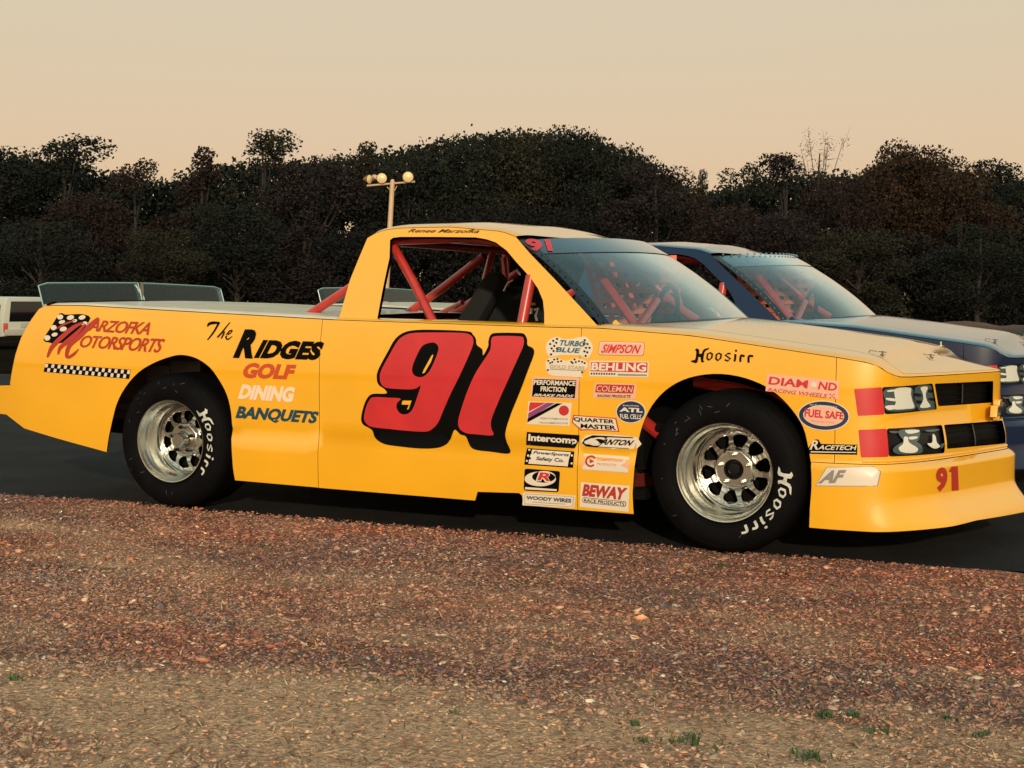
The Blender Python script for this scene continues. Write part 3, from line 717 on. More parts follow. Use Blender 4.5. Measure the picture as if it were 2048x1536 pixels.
TR = [('pine_tree', 'round', 0, 'dark', -30, 285, 92, 'near-black tree cut by the left edge of the photo', 1.1),
      ('pine_tree', 'open', 0, 'dark', 60, 318, 96, 'dark tree with gaps next to the left edge', 1.1),
      ('pine_tree', 'open', 1, 'dark', 125, 286, 96, 'tallest dark flat-topped tree at the far left', 1.0),
      ('broadleaf_tree', 'round', 1, 'brown', 175, 372, 84, 'low rust brown tree in front of the dark flat-topped one', 1.25),
      ('broadleaf_tree', 'open', 0, 'brown', 268, 315, 94, 'rusty open tree with sky showing through its crown', .8),
      ('broadleaf_tree', 'spire', 0, 'brown', 405, 292, 92, 'pointed reddish brown tree left of the light pole', 1.1),
      ('broadleaf_tree', 'round', 2, 'olive', 330, 450, 78, 'low yellow-green tree behind the rear spoiler', 1.3),
      ('broadleaf_tree', 'open', 1, 'olive', 525, 278, 96, 'tree with loose twiggy top between two dark crowns', .85),
      ('broadleaf_tree', 'round', 3, 'dark', 470, 395, 82, 'dark bushy tree in front of the loose twiggy one', 1.4),
      ('broadleaf_tree', 'round', 0, 'plum', 625, 312, 90, 'dull plum tree just left of the light pole', 1.0),
      ('broadleaf_tree', 'spire', 1, 'olive', 735, 280, 96, 'narrow tree rising right behind the light pole', 1.0),
      ('broadleaf_tree', 'round', 1, 'dark', 820, 285, 92, 'dark green round tree right of the light pole', .9),
      ('broadleaf_tree', 'round', 2, 'dark', 940, 256, 94, 'dark round tree above the truck roof, left half of the big dome', .9),
      ('broadleaf_tree', 'round', 3, 'olive', 1050, 243, 94, 'tallest green tree at the middle of the big dome', .85),
      ('broadleaf_tree', 'round', 0, 'dark', 1150, 250, 94, 'dark tree forming the right shoulder of the big dome', .85),
      ('broadleaf_tree', 'round', 1, 'dark', 1240, 272, 92, 'dark tree on the slope falling right of the big dome', .85),
      ('broadleaf_tree', 'round', 2, 'plum', 1310, 315, 88, 'plum brown tree above the blue truck roof', 1.0),
      ('pine_tree', 'spire', 2, 'olive', 1405, 338, 94, 'thin spiky young tree in the dip of the skyline', .55),
      ('broadleaf_tree', 'open', 0, 'dark', 1490, 325, 92, 'small dark green tree with sky gaps right of the dip', .7),
      ('broadleaf_tree', 'round', 3, 'brown', 1440, 400, 84, 'low brown tree filling the dip of the skyline', 1.3),
      ('broadleaf_tree', 'open', 1, 'plum', 1575, 318, 92, 'loose dull tree left of the bare one', .8),
      ('bare_tree', 'sparse', 0, 'brown', 1640, 268, 97, 'nearly bare pale tree with fine twigs against the sky', .75),
      ('broadleaf_tree', 'round', 0, 'brown', 1690, 350, 86, 'brown tree left of the big orange-brown one', .9),
      ('broadleaf_tree', 'round', 3, 'orange', 1790, 272, 92, 'tall orange-brown tree, left one of the twin tops', .85),
      ('broadleaf_tree', 'round', 1, 'orange', 1850, 278, 93, 'tall orange-brown tree, right one of the twin tops', .95),
      ('broadleaf_tree', 'round', 2, 'orange', 1925, 330, 88, 'rust orange tree sloping down towards the right edge', 1.0),
      ('broadleaf_tree', 'open', 1, 'dark', 1985, 335, 94, 'dark loose tree near the right edge of the photo', .8),
      ('broadleaf_tree', 'round', 3, 'dark', 2060, 342, 90, 'dark green tree cut by the right edge of the photo', 1.0),
      ('broadleaf_tree', 'round', 1, 'olive', 1720, 445, 74, 'low green tree behind the bonnet of the blue truck', 1.5),
      ('broadleaf_tree', 'round', 2, 'dark', 1960, 440, 72, 'low dark tree at the right edge above the earth bank', 1.4),
      ('broadleaf_tree', 'round', 0, 'plum', 1560, 420, 80, 'low plum brown tree above the blue windscreen', 1.3),
      ('broadleaf_tree', 'spire', 0, 'plum', 610, 420, 78, 'low plum brown tree behind the open bed', 1.8),
      ('broadleaf_tree', 'round', 3, 'dark', 80, 430, 74, 'low dark tree above the white van', 1.5)]
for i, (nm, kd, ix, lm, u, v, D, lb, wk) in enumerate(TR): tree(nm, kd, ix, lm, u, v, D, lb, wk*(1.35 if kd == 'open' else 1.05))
# wood behind and beneath: one mass nobody could count
def wood_mass(name, lines, n, label, lm, size):
    g = np.random.default_rng(5); us = np.where(g.uniform(0, 1, n) < .82, g.uniform(-60, 2110, n), g.uniform(-900, 3000, n)); D = g.uniform(lines[0], lines[1], n)
    topv = np.interp(us, [-900, 0, 60, 140, 200, 260, 330, 430, 600, 760, 900, 1050, 1200, 1330, 1400, 1600, 1720, 1800, 1900, 2048, 3000], [318, 318, 322, 318, 348, 356, 366, 330, 325, 308, 280, 266, 282, 345, 386, 350, 352, 312, 340, 366, 356])
    t = g.uniform(0, 1, n)**.85; P = np.zeros((n, 3))
    for i in range(n):
        p = far(us[i], topv[i]+lines[2]+g.normal(0, 9), D[i]); P[i] = (p[0], p[1], -.62+(p[2]+.62)*t[i])
    d = .5*np.stack([fbm(P[:, 0]*.35, P[:, 2]*.5), fbm(P[:, 1]*.35, P[:, 2]*.5)], 1)
    k = fbm(us*.02, P[:, 2]*.5, 3) > .14; P = P[k]; n = len(P)
    A = g.normal(0, 1, (n, 3)); A /= np.linalg.norm(A, axis=1, keepdims=True); B = np.cross(A, g.normal(0, 1, (n, 3))); B /= np.linalg.norm(B, axis=1, keepdims=True)
    sz = g.uniform(size*.5, size, (n, 1)); A *= sz; B *= sz*.7
    V = np.stack([P-A, P-B, P+A, P+B], 1).reshape(-1, 3); F = np.arange(4*n).reshape(-1, 4)
    me = bpy.data.meshes.new(name); me.vertices.add(len(V)); me.vertices.foreach_set('co', V.astype(np.float32).ravel()); me.loops.add(F.size); me.loops.foreach_set('vertex_index', F.astype(np.int32).ravel())
    me.polygons.add(n); me.polygons.foreach_set('loop_start', np.arange(0, F.size, 4, dtype=np.int32)); me.update(calc_edges=True)
    o = link(name, me, LM[lm]); setp(o, label, kind='stuff', cat='trees')
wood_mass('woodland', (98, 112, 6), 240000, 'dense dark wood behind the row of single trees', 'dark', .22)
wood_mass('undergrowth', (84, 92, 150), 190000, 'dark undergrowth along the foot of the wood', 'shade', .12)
# earth bank at the foot of the wood
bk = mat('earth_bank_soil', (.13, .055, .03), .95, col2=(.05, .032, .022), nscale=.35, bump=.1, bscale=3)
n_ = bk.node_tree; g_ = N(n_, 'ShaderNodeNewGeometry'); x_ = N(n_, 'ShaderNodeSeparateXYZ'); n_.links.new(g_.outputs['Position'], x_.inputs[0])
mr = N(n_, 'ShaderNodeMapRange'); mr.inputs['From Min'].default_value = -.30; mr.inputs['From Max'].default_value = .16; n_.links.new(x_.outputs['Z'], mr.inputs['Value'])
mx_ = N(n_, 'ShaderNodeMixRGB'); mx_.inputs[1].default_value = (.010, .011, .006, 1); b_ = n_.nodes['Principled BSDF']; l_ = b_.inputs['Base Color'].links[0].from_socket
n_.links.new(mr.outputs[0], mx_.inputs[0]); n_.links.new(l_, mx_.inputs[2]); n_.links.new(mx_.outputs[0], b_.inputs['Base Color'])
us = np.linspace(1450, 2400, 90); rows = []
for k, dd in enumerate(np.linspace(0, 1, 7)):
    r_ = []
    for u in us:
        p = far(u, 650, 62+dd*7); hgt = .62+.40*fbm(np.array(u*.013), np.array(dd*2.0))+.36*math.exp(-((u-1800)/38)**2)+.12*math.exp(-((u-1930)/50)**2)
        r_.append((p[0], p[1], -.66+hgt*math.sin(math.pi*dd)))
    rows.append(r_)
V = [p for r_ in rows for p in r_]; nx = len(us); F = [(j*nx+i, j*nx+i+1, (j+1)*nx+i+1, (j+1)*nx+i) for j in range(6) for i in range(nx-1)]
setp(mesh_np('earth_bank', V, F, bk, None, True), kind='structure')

# ------------------------------------------------------------------ floodlight pole
pm = mat('pole_paint', (.62, .40, .24), .5, noise=.15, nscale=2); lampm = mat('floodlight_face', (.80, .60, .28), .35, coat=.3); lampb = mat('floodlight_shell', (.25, .12, .07), .5)
D = 58.0; pt = far(786, 352, D); e = empty('floodlight_pole', (pt[0]-.35, pt[1], -.62)); setp(e, 'pale floodlight pole with a crossbar and round lamps before the wood', 'light pole')
def lc(u, v, dd=0): p = far(u, v, D+dd); return (p[0]-e.location[0], p[1]-e.location[1], p[2]-e.location[2])
m = MB(); b0 = lc(779.5, 460); t0 = lc(785, 362); dv = np.array(t0)-np.array(b0); foot = np.array(b0)-dv*(b0[2]/dv[2]); m.tube([foot, b0, t0], .115, 16, r2=.095); m.tube([lc(785, 364), lc(785.2, 359)], .07, 12); m.build('pole', pm, e)
m = MB(); m.tube([lc(734, 371.5), lc(785, 367), lc(830, 363.5)], .04, 8); m.tube([lc(774, 374), lc(785, 384)], .02, 6); m.tube([lc(794, 372), lc(787, 384)], .02, 6); m.build('crossbar', pm, e)
for (u, v, r, ang, dd) in ((763.5, 356.5, .205, 0, -.15), (816, 354, .215, 0, -.15), (739, 358.5, .18, 58, -.1), (749, 356, .14, 200, .35)):
    c = np.array(lc(u, v, dd)); f = -fw.copy(); a = R(ang); f = np.array([f[0]*math.cos(a)-f[1]*math.sin(a), f[0]*math.sin(a)+f[1]*math.cos(a), -.05]); q = Vector(f).to_track_quat('Z', 'Y')
    m = MB(); rings = [(.02, -.28), (.08, -.26), (.6*r, -.18), (r, -.03), (r*1.03, 0), (r*.94, .0)]; nn = 24
    V = [tuple(Vector(c)+q@Vector((rr*math.cos(2*math.pi*k/nn), rr*math.sin(2*math.pi*k/nn), zz))) for rr, zz in rings for k in range(nn)]
    m.add(V, [(i*nn+k, i*nn+(k+1) % nn, (i+1)*nn+(k+1) % nn, (i+1)*nn+k) for i in range(len(rings)-1) for k in range(nn)]); h = m.build('lamp_housing', lampb if ang != 200 else pm, e)
    m = MB(); V = [tuple(Vector(c)+q@Vector((rr*math.cos(2*math.pi*k/nn), rr*math.sin(2*math.pi*k/nn), zz))) for rr, zz in ((r*.94, 0), (r*.6, .035), (r*.05, .05)) for k in range(nn)]
    m.add(V, [(i*nn+k, i*nn+(k+1) % nn, (i+1)*nn+(k+1) % nn, (i+1)*nn+k) for i in range(2) for k in range(nn)]+[tuple(range(2*nn, 3*nn))]); m.build('lamp_face', lampm, h)

# ------------------------------------------------------------------ white van far behind
wv = mat('van_white_paint', (.50, .50, .42), .4, coat=.4); vg = mat('van_dark_glass', (.006, .006, .007), .12, coat=.5); vr = mat('van_tail_lamp', (.55, .06, .03), .3, coat=.6); vbmp = mat('van_bumper', (.38, .36, .30), .5)
p = far(6, 600, 50.0); van = empty('parked_van', (p[0]+.9*.259, p[1]+.9*.966, -.62), R(-15)); setp(van, 'white boxy van seen from behind at the left edge, beyond the yellow truck', 'van')
def v_(name, boxes, mtl, bev=.03, par=van):
    m = MB()
    for c, d in boxes: m.box(c, d)
    return m.build(name, mtl, par, bevel=bev)
# local frame: rear face at x = 0 looking +x; vehicle runs to -x; width along y
m = MB()
def sec(x, w0, w1, z0, zw, zr): return [(x, -w0, z0), (x, w0, z0), (x, w0, zw), (x, w1, zr-.06), (x, w1-.08, zr), (x, -w1+.08, zr), (x, -w1, zr-.06), (x, -w0, zw)]
secs = [sec(0, .90, .76, .42, 1.0, 1.76), sec(-.12, .92, .80, .40, 1.0, 1.80), sec(-2.6, .93, .80, .38, 1.0, 1.82), sec(-3.3, .92, .70, .38, 1.0, 1.70), sec(-3.9, .90, .66, .38, 1.0, 1.08), sec(-4.6, .84, .60, .42, .82, .90)]
V = [q for s_ in secs for q in s_]; F = [(i*8+k, i*8+(k+1) % 8, (i+1)*8+(k+1) % 8, (i+1)*8+k) for i in range(5) for k in range(8)]+[tuple(range(8)), tuple(range(40, 48))]
m.add(V, F); m.build('body', wv, van, bevel=.03)
def quadbox(name, mtl, q, t, par=van):
    q = [np.array(p_, float) for p_ in q]; n = np.cross(q[1]-q[0], q[3]-q[0]); n /= np.linalg.norm(n); m = MB()
    V = [*(p_-n*t for p_ in q), *(p_+n*t for p_ in q)]; m.add(V, [(0, 1, 2, 3), (7, 6, 5, 4), (0, 4, 5, 1), (1, 5, 6, 2), (2, 6, 7, 3), (3, 7, 4, 0)]); return m.build(name, mtl, par, bevel=.01)
quadbox('rear_window', vg, [(.006, -.68, .93), (.006, .68, .93), (.006, .60, 1.64), (.006, -.60, 1.64)], .006)
for k, (a, b) in enumerate(((-1.25, -.25), (-2.4, -1.35), (-3.25, -2.5))):
    for sg in (-1, 1): quadbox('side_window', vg, [(a, sg*.905, 1.06), (b, sg*.905, 1.06), (b, sg*.815, 1.60), (a+.06*(k == 2), sg*.815, 1.60)], .008)
for sg in (-1, 1): v_('tail_lamp', [((.012, sg*.83, .72), (.05, .15, .32))], vr, .015)
v_('rear_bumper', [((.07, 0, .55), (.16, 1.76, .22))], vbmp, .04); v_('plate_panel', [((.012, 0, .80), (.03, .5, .18))], vbmp, .01)
for x_ in (-.9, -3.7):
    for sg in (-1, 1):
        m = MB(); m.lathe([(.02, -.1), (.18, -.1), (.2, -.09), (.31, -.1), (.34, -.06), (.34, .06), (.31, .1), (.2, .09), (.02, .1)], (x_, sg*.82, .34), 20); m.build('wheel', RUB, van)

# ------------------------------------------------------------------ the race trucks
ARCH_R = [(213, 904), (218, 871), (225, 839), (234, 806), (251, 774), (277, 744.5), (309, 725), (345, 712), (368, 710), (394, 717), (420, 735), (439, 761), (454, 790), (462, 823), (466, 858), (466, 936), (470, 960)]
ARCH_F = [(1267, 1028), (1265, 987), (1269, 933.5), (1277, 880), (1291, 835), (1312, 800), (1341, 773), (1379, 755), (1427, 747.5), (1475, 752), (1520, 767), (1555, 789), (1584, 819), (1606, 853.5), (1616, 891), (1622, 933.5), (1623, 974), (1620, 1014), (1618.5, 1055)]
dR = SD(*ARCH_R); dF = SD(*ARCH_F)
def smooth_open(P): return catmull(P, 3, False)
dRs = np.concatenate([[dR[0]], smooth_open(dR[1:-2]), dR[-2:]]); dFs = np.concatenate([[dF[0]], smooth_open(dF[1:-1]), dF[-1:]])
def topline(s0, s1, dz=0.0, n=None):
    n = n or max(2, int(abs(s1-s0)/.06)); s = np.linspace(s0, s1, n); return np.stack([s, zt(s)+dz], 1)
GAP = .0012
SEAM_D = -1.965            # bed side | door
SEAM_C = -.640             # door | fender
SEAM_N = .452              # fender | nose
ZC = .400                  # bumper seam
OPS = {}
def build_truck(paint, decals, org):
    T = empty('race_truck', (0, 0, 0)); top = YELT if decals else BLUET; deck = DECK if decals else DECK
    for mir in (False, True):
        k = dict(mir=mir)
        # bed side: tail edge, foot, wheel arch, top
        tail = SD((91, 611), (78, 618), (62, 640), (42, 676), (31, 709), (23, 748), (20, 769)); tb = SD((20, 771))
        A = [dR[0]]
        low = [(-3.97, .43), (-3.826, .359)]
        q = np.concatenate([topline(tail[0][0], SEAM_D-GAP), [(SEAM_D-GAP, .16)], [(dR[-1][0]+.0, .167)], dRs[::-1][1:], [(-3.826, .359), (-3.97, .425), (-4.13, .43), (-4.16, .50), (-4.12, .572), (-3.925, .582)], tail[::-1][:-1]])
        o = panel('bed_side', side, [q], [paint, INNER], T, .06, **k)
        # door
        q = np.concatenate([topline(SEAM_D+GAP, SEAM_C-GAP), [(SEAM_C-GAP, .143)], SD((1047, 1010), (1044, 991), (1038, 986), (955, 983.5), (950, 1001)), [(SEAM_D+GAP, .159)]])
        panel('door', side, [q], [paint], T, .06, **k)
        # fender
        q = np.concatenate([topline(SEAM_C+GAP, SEAM_N-GAP), [(SEAM_N-GAP, ZC+GAP), (dF[-4][0]-.002, ZC+GAP)], [p for p in dFs[::-1] if p[1] > ZC+.006 and p[0] > 0], [p for p in dFs[::-1] if p[0] <= 0], [(SEAM_C+GAP, .143)]])
        panel('front_fender', side, [q], [paint], T, .05, **k)
    # nose: from seam to seam across the front, with openings
    q7 = lambda *P: SD(*[(1560+x/4.043, 700+y/4.043) for x, y in P])
    ops = dict(
        red_u=q7((600, 315), (822, 300), (843, 520), (630, 532)), lamp_u=q7((824, 300), (1235, 270), (1270, 480), (846, 520)), gr_u=q7((1250, 272), (1725, 250), (1760, 420), (1280, 455)),
        red_l=q7((635, 645), (860, 635), (878, 862), (655, 868)), lamp_l=q7((862, 635), (1310, 605), (1330, 855), (880, 862)), gr_l=q7((1325, 605), (1815, 565), (1850, 750), (1350, 800)))
    for a in ops: ops[a][:, 0] = np.minimum(ops[a][:, 0], SC-.012)
    ops['gr_u'][2, 0] = ops['gr_u'][1, 0]; ops['gr_l'][1:3, 0] = SC-.012
    for a in ('red_l', 'lamp_l', 'gr_l'): ops[a][:, 1] = np.maximum(ops[a][:, 1], ZC+.022)
    OPS.update(ops)
    holes = [rrect(ops[a][:4], .10) for a in ('lamp_u', 'gr_u', 'lamp_l', 'gr_l')]
    for mir in (False, True):
        q = np.concatenate([topline(SEAM_N+GAP, SC-(.0015 if mir else 0), 0, 30), [(SC-(.0015 if mir else 0), ZC+GAP), (SEAM_N+GAP, ZC+GAP)]])
        panel('nose_panel', side, [q]+holes, [paint], T, .022, thick=.03, out=(.6, -1, 0), mir=mir)
        q = np.concatenate([[(dF[-4][0], ZC-GAP), (SC+.0, ZC-GAP), (SC, .135), (1.3, .142), (1.1, .148), (.8, .142), (.6, .136)], [p for p in dFs[::-1] if p[1] < ZC-.006 and p[0] > 0]])
        panel('front_valance', side, [q], [paint], T, .022, out=(.6, -1, 0), mir=mir)
        inner = lambda s, z: side(s, z)
        for a, mt in (('lamp_u', DARK), ('lamp_l', DARK), ('gr_u', BLK), ('gr_l', BLK)):
            c = ops[a].mean(0); Q = rrect(c+(ops[a]-c)*1.03, .1)
            fn = lambda s, z: side(s, z)
            nm = 'headlight' if 'lamp' in a else 'grille_mesh'
            o = panel(nm, fn, [Q], [mt], T, .03, out=(.6, -1, 0), lift=(-.012 if 'lamp' in a else -.028), lip=False, mir=mir)
        for a in ('red_u', 'red_l'):
            panel('corner_marker', side, [rrect(ops[a], .05)], [RED], T, .03, out=(.6, -1, 0), lift=.002, lip=True, thick=.002, mir=mir)
    # reflectors of the near headlights, and grille bars
    insd = lambda s, z: side(s, z)
    def reflect(P, layer): 
        pass
    dz = Decal(lambda s, z: side(s, z)+0, (1500, 560), 3.657, out=(.6, -1, 0), step=.02)
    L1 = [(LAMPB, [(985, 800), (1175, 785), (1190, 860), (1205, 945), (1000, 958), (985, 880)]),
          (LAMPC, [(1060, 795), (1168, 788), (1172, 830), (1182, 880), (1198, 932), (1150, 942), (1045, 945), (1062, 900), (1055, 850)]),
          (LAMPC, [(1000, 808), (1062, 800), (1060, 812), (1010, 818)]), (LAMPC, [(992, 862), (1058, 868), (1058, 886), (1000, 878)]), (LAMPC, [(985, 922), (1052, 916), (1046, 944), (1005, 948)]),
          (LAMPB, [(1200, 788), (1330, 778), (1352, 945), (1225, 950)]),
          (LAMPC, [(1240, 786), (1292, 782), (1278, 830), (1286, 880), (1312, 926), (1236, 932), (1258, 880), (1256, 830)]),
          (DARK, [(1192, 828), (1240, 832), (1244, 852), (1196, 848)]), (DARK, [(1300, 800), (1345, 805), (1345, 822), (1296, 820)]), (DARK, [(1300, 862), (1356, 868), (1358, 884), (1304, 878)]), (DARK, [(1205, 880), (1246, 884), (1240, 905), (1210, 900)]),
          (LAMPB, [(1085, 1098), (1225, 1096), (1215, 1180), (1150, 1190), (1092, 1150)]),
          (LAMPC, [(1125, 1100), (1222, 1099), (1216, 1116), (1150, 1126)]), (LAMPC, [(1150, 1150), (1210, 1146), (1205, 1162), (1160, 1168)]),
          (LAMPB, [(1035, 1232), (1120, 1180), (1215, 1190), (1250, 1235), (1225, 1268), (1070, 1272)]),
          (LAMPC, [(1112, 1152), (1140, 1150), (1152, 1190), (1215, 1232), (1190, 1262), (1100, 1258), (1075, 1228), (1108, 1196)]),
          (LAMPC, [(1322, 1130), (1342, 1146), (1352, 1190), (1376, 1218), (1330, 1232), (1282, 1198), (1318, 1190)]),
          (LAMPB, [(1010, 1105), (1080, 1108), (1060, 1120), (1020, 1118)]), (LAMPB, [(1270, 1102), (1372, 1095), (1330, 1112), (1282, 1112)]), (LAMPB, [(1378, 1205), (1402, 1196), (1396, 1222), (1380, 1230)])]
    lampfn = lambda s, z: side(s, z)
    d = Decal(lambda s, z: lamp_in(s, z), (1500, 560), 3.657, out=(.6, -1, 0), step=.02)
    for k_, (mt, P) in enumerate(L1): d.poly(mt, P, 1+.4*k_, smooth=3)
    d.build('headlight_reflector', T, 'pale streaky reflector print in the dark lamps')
    def strip(name, s0, s1, z0, z1, mt, lift, par=T, mir=False):
        q = np.array([(s0, z1), (s1, z1), (s1, z0), (s0, z0)]); return panel(name, side, [q], [mt], par, .03, out=(.6, -1, 0), lift=lift, thick=.006, mir=mir)
    GB = mat('grille_bar_grey', (.03, .032, .035), .4)
    for a in ('gr_u', 'gr_l'):
        o_ = ops[a]; s0, s1 = o_[0][0], o_[1][0]; z0, z1 = min(o_[2][1], o_[3][1]), max(o_[0][1], o_[1][1])
        for mir in (False, True):
            sm_ = s0+(s1-s0)*.52; strip('grille_bar', sm_-.006, sm_+.006, z0+.008, z1-.008, GB, -.018, mir=mir)
            for k_ in range(1, 4): zz_ = z0+(z1-z0)*k_/4; strip('grille_slat', s0+.006, s1-.002, zz_-.0022, zz_+.0022, BLK, -.020, mir=mir)
    # centre emblem: black and chrome bowtie-like cross shape standing proud of the middle bar
    zc = .575; m = MB(); ex = .955
    bow = [(-.11, -.018), (-.035, -.018), (-.035, -.032), (.035, -.032), (.035, -.018), (.11, -.018), (.095, .018), (.035, .018), (.035, .032), (-.035, .032), (-.035, .018), (-.095, .018)]
    for dx, kk in ((0, 1.0), ):
        V = [(ex-.01, YC+a*kk-.09, zc+b*kk) for a, b in bow]+[(ex+.028, YC+a*kk*.92-.09, zc+b*kk*.9) for a, b in bow]
        F = [(i, (i+1) % 12, 12+(i+1) % 12, 12+i) for i in range(12)]+[tuple(range(12, 24)), tuple(reversed(range(12)))]
        m.add(V, F)
    m.build('grille_emblem', DARK, T, bevel=.002)
    m = MB(); V = [(ex-.012, YC+a*1.25-.09, zc+b*1.35) for a, b in bow]+[(ex+.016, YC+a*1.22-.09, zc+b*1.3) for a, b in bow]; m.add(V, [(i, (i+1) % 12, 12+(i+1) % 12, 12+i) for i in range(12)]+[tuple(range(12, 24)), tuple(reversed(range(12)))]); m.build('emblem_surround', paint, T, bevel=.002)
    # lip under the lamps and between them: rolled edge bars
    for mir in (False, True):
        for zz, r_, nm in ((ZC+.012, .007, 'lower_lip'), ):
            s_ = np.linspace(.56, SC, 22); P = side(s_, np.full(22, zz)); nrm = surf_normals(side, s_, np.full(22, zz)); nrm *= np.sign(nrm[:, 1:2])*-1; P = P+nrm*.0
            if mir: P = mirror(P)
            m = MB(); m.tube(P, r_, 10); m.build(nm, paint, T)
    # ---- top surfaces
    ysm = lambda x: yedge(x)+.115
    def xy_edge(x0, x1, off, n=30):
        x = np.linspace(x0, x1, n); return np.stack([x, yedge(x)+off], 1)
    # bed cover with the tail
    x0 = -3.66; q = np.concatenate([xy_edge(x0, -1.90, .002, 40), (xy_edge(x0, -1.90, .002, 40)*[1, -1]+[0, 1.9])[::-1]])
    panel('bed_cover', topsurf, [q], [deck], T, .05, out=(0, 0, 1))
    # fender tops + cowl shoulders and hood
    hx0, hx1 = -.545, .70
    lipx = np.linspace(-.55, .62, 40)
    HY = .165
    def hood_rear(y): return -.556+.33*(1-np.abs(1-2*(y-.045)/1.81)**2.2)+.018
    ys = np.linspace(HY, 1.9-HY, 40); rear = np.stack([hood_rear(ys), ys], 1)
    # hood nose edge follows the plan of the nose, 12 mm behind it
    yy_ = np.linspace(.175, .95, 24)
    xe = np.interp(yy_, _e[:, 1][_e[:, 0] > .4], _e[:, 0][_e[:, 0] > .4])-.014
    near = np.stack([xe, yy_], 1); frontl = np.concatenate([near, (near[::-1]*[1, -1]+[0, 1.9])[1:]])
    hood = np.concatenate([rear[::-1], [(-.2, HY), (.25, HY), (.60, HY)], frontl, [(.60, 1.9-HY), (.25, 1.9-HY), (-.2, 1.9-HY)]])
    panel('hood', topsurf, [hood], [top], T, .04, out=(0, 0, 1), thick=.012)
    for mir in (False, True):
        a = xy_edge(-.60, .66, .001, 50); a = a[a[:, 1] < HY-.02]
        xe2 = np.interp(np.linspace(a[-1, 1], .95, 26), _e[:, 1][_e[:, 0] > .4], _e[:, 0][_e[:, 0] > .4]); yl = np.linspace(a[-1, 1], .95, 26)
        outer = np.stack([xe2-.001, yl], 1)
        q = np.concatenate([a, outer[1:], (near-[.004, 0])[::-1], [(.60, HY-.005), (.25, HY-.005), (-.2, HY-.005), (-.49, HY-.006), (-.53, .09), (-.60, .05)]])
        panel('fender_top', topsurf, [q], [top], T, .03, out=(0, 0, 1), mir=mir)
        # shelf beside the cab, from bed to cowl
        q = np.array([(-1.90, yedge(-1.9)+.001), (-1.2, yedge(-1.2)+.001), (-.60, yedge(-.6)+.001), (-.60, .075), (-1.2, .075), (-1.9, .08)])
        panel('window_sill', topsurf, [q], [paint], T, .04, out=(0, 0, 1), mir=mir)
        # cab side with window opening
        RX = np.linspace(-1.80, -1.052, 24)
        z2 = lambda x, y: (560+x/3.073, 420+y/3.073)
        C_ = lambda *P: invs(cab, P, (-1.3, 1.1))
        outer = np.concatenate([C_((675.5, 646), (700, 560), (722.7, 504.6), (735, 476)), [(x_, railz(x_)) for x_ in RX], C_((1060, 507), (1111, 560), (1160, 613), (1203, 660))])
        win = C_((780, 480), (786, 475.5), (800, 473.7), (870, 473.7), (951, 474.6), (974, 478.6), (992, 485), (1013.4, 501), (1033, 524.5), (1060, 554), (1076, 577), (1086, 601), (1088.6, 626), (1088.6, 655), (1023, 653.5), (875, 648.5), (754, 643), (754.6, 637), (765, 581), (779, 515))
        panel('cab_side', cab, [outer, win], [paint], T, .05, mir=mir, thick=.02)
        panel('cab_lining', cab, [outer, win], [INNER], T, .08, mir=mir, lift=-.021, lip=False)
    # roof
    xs_ = np.linspace(-1.80, -1.052, 24); ed = np.stack([xs_, rail_y(xs_)+.001], 1)
    yt = np.linspace(.222, 1.9-.222, 40)
    xf = -1.05+.28*(1-np.abs(1-2*(yt-.215)/1.47)**2.2)
    q = np.concatenate([ed, np.stack([xf, yt], 1), (ed*[1, -1]+[0, 1.9])[::-1]])
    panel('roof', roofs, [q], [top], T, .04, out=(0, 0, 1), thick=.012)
    panel('roof_lining', roofs, [q], [INNER], T, .08, out=(0, 0, 1), lift=-.014, lip=False)
    # windscreen glass, black edge trim, sun strip
    uu, vv = np.meshgrid(np.linspace(0, 1, 49), np.linspace(0, 1, 17)); P = wind(uu.ravel(), vv.ravel()); F = [(j*49+i, j*49+i+1, (j+1)*49+i+1, (j+1)*49+i) for j in range(16) for i in range(48)]
    nn = surf_normals(wind, uu.ravel(), vv.ravel(), .01); nn *= np.sign(nn[:, 2:3])
    ws = mesh_np('windscreen', P, F, WSG, T, True, nn)
    def wpatch(name, u0, u1, v0, v1, mt, lift, nu=40, nv=4):
        uu, vv = np.meshgrid(np.linspace(u0, u1, nu), np.linspace(v0, v1, nv)); n_ = surf_normals(wind, uu.ravel(), vv.ravel(), .01); n_ *= np.sign(n_[:, 2:3]); P = wind(uu.ravel(), vv.ravel())+n_*lift
        return mesh_np(name, P, [(j*nu+i, j*nu+i+1, (j+1)*nu+i+1, (j+1)*nu+i) for j in range(nv-1) for i in range(nu-1)], mt, ws, True, n_)
    wpatch('edge_trim', .0, .022, .0, 1.0, RUBB, .004, 3, 20); wpatch('edge_trim', .978, 1.0, .0, 1.0, RUBB, .004, 3, 20); wpatch('edge_trim', .0, 1., -.01, .03, RUBB, .003, 50, 3)
    wpatch('sun_strip', .022, .978, .80, 1.0, BAND if decals else WSG, .003)
    # rear wall of the cab: frame below the back window
    m = MB(); m.box((-1.88, .95, .90), (.03, 1.72, .08)); m.build('cab_back_sill', paint, T, bevel=.004)
    m = MB(); m.box((-1.79, .95, 1.335), (.03, 1.34, .04)); m.build('cab_back_header', paint, T, bevel=.004)
    # ---- dark inner structure
    m = MB(); m.box((-1.25, .95, .21), (1.75, 1.72, .04)); m.build('floor_pan', INNER, T, smooth=False)
    m = MB(); m.box((-.42, .95, .60), (.03, 1.60, .58)); m.build('firewall', INNER, T, smooth=False)
    m = MB(); m.box((-1.97, .95, .56), (.03, 1.80, .66)); m.build('bulkhead', INNER, T, smooth=False)
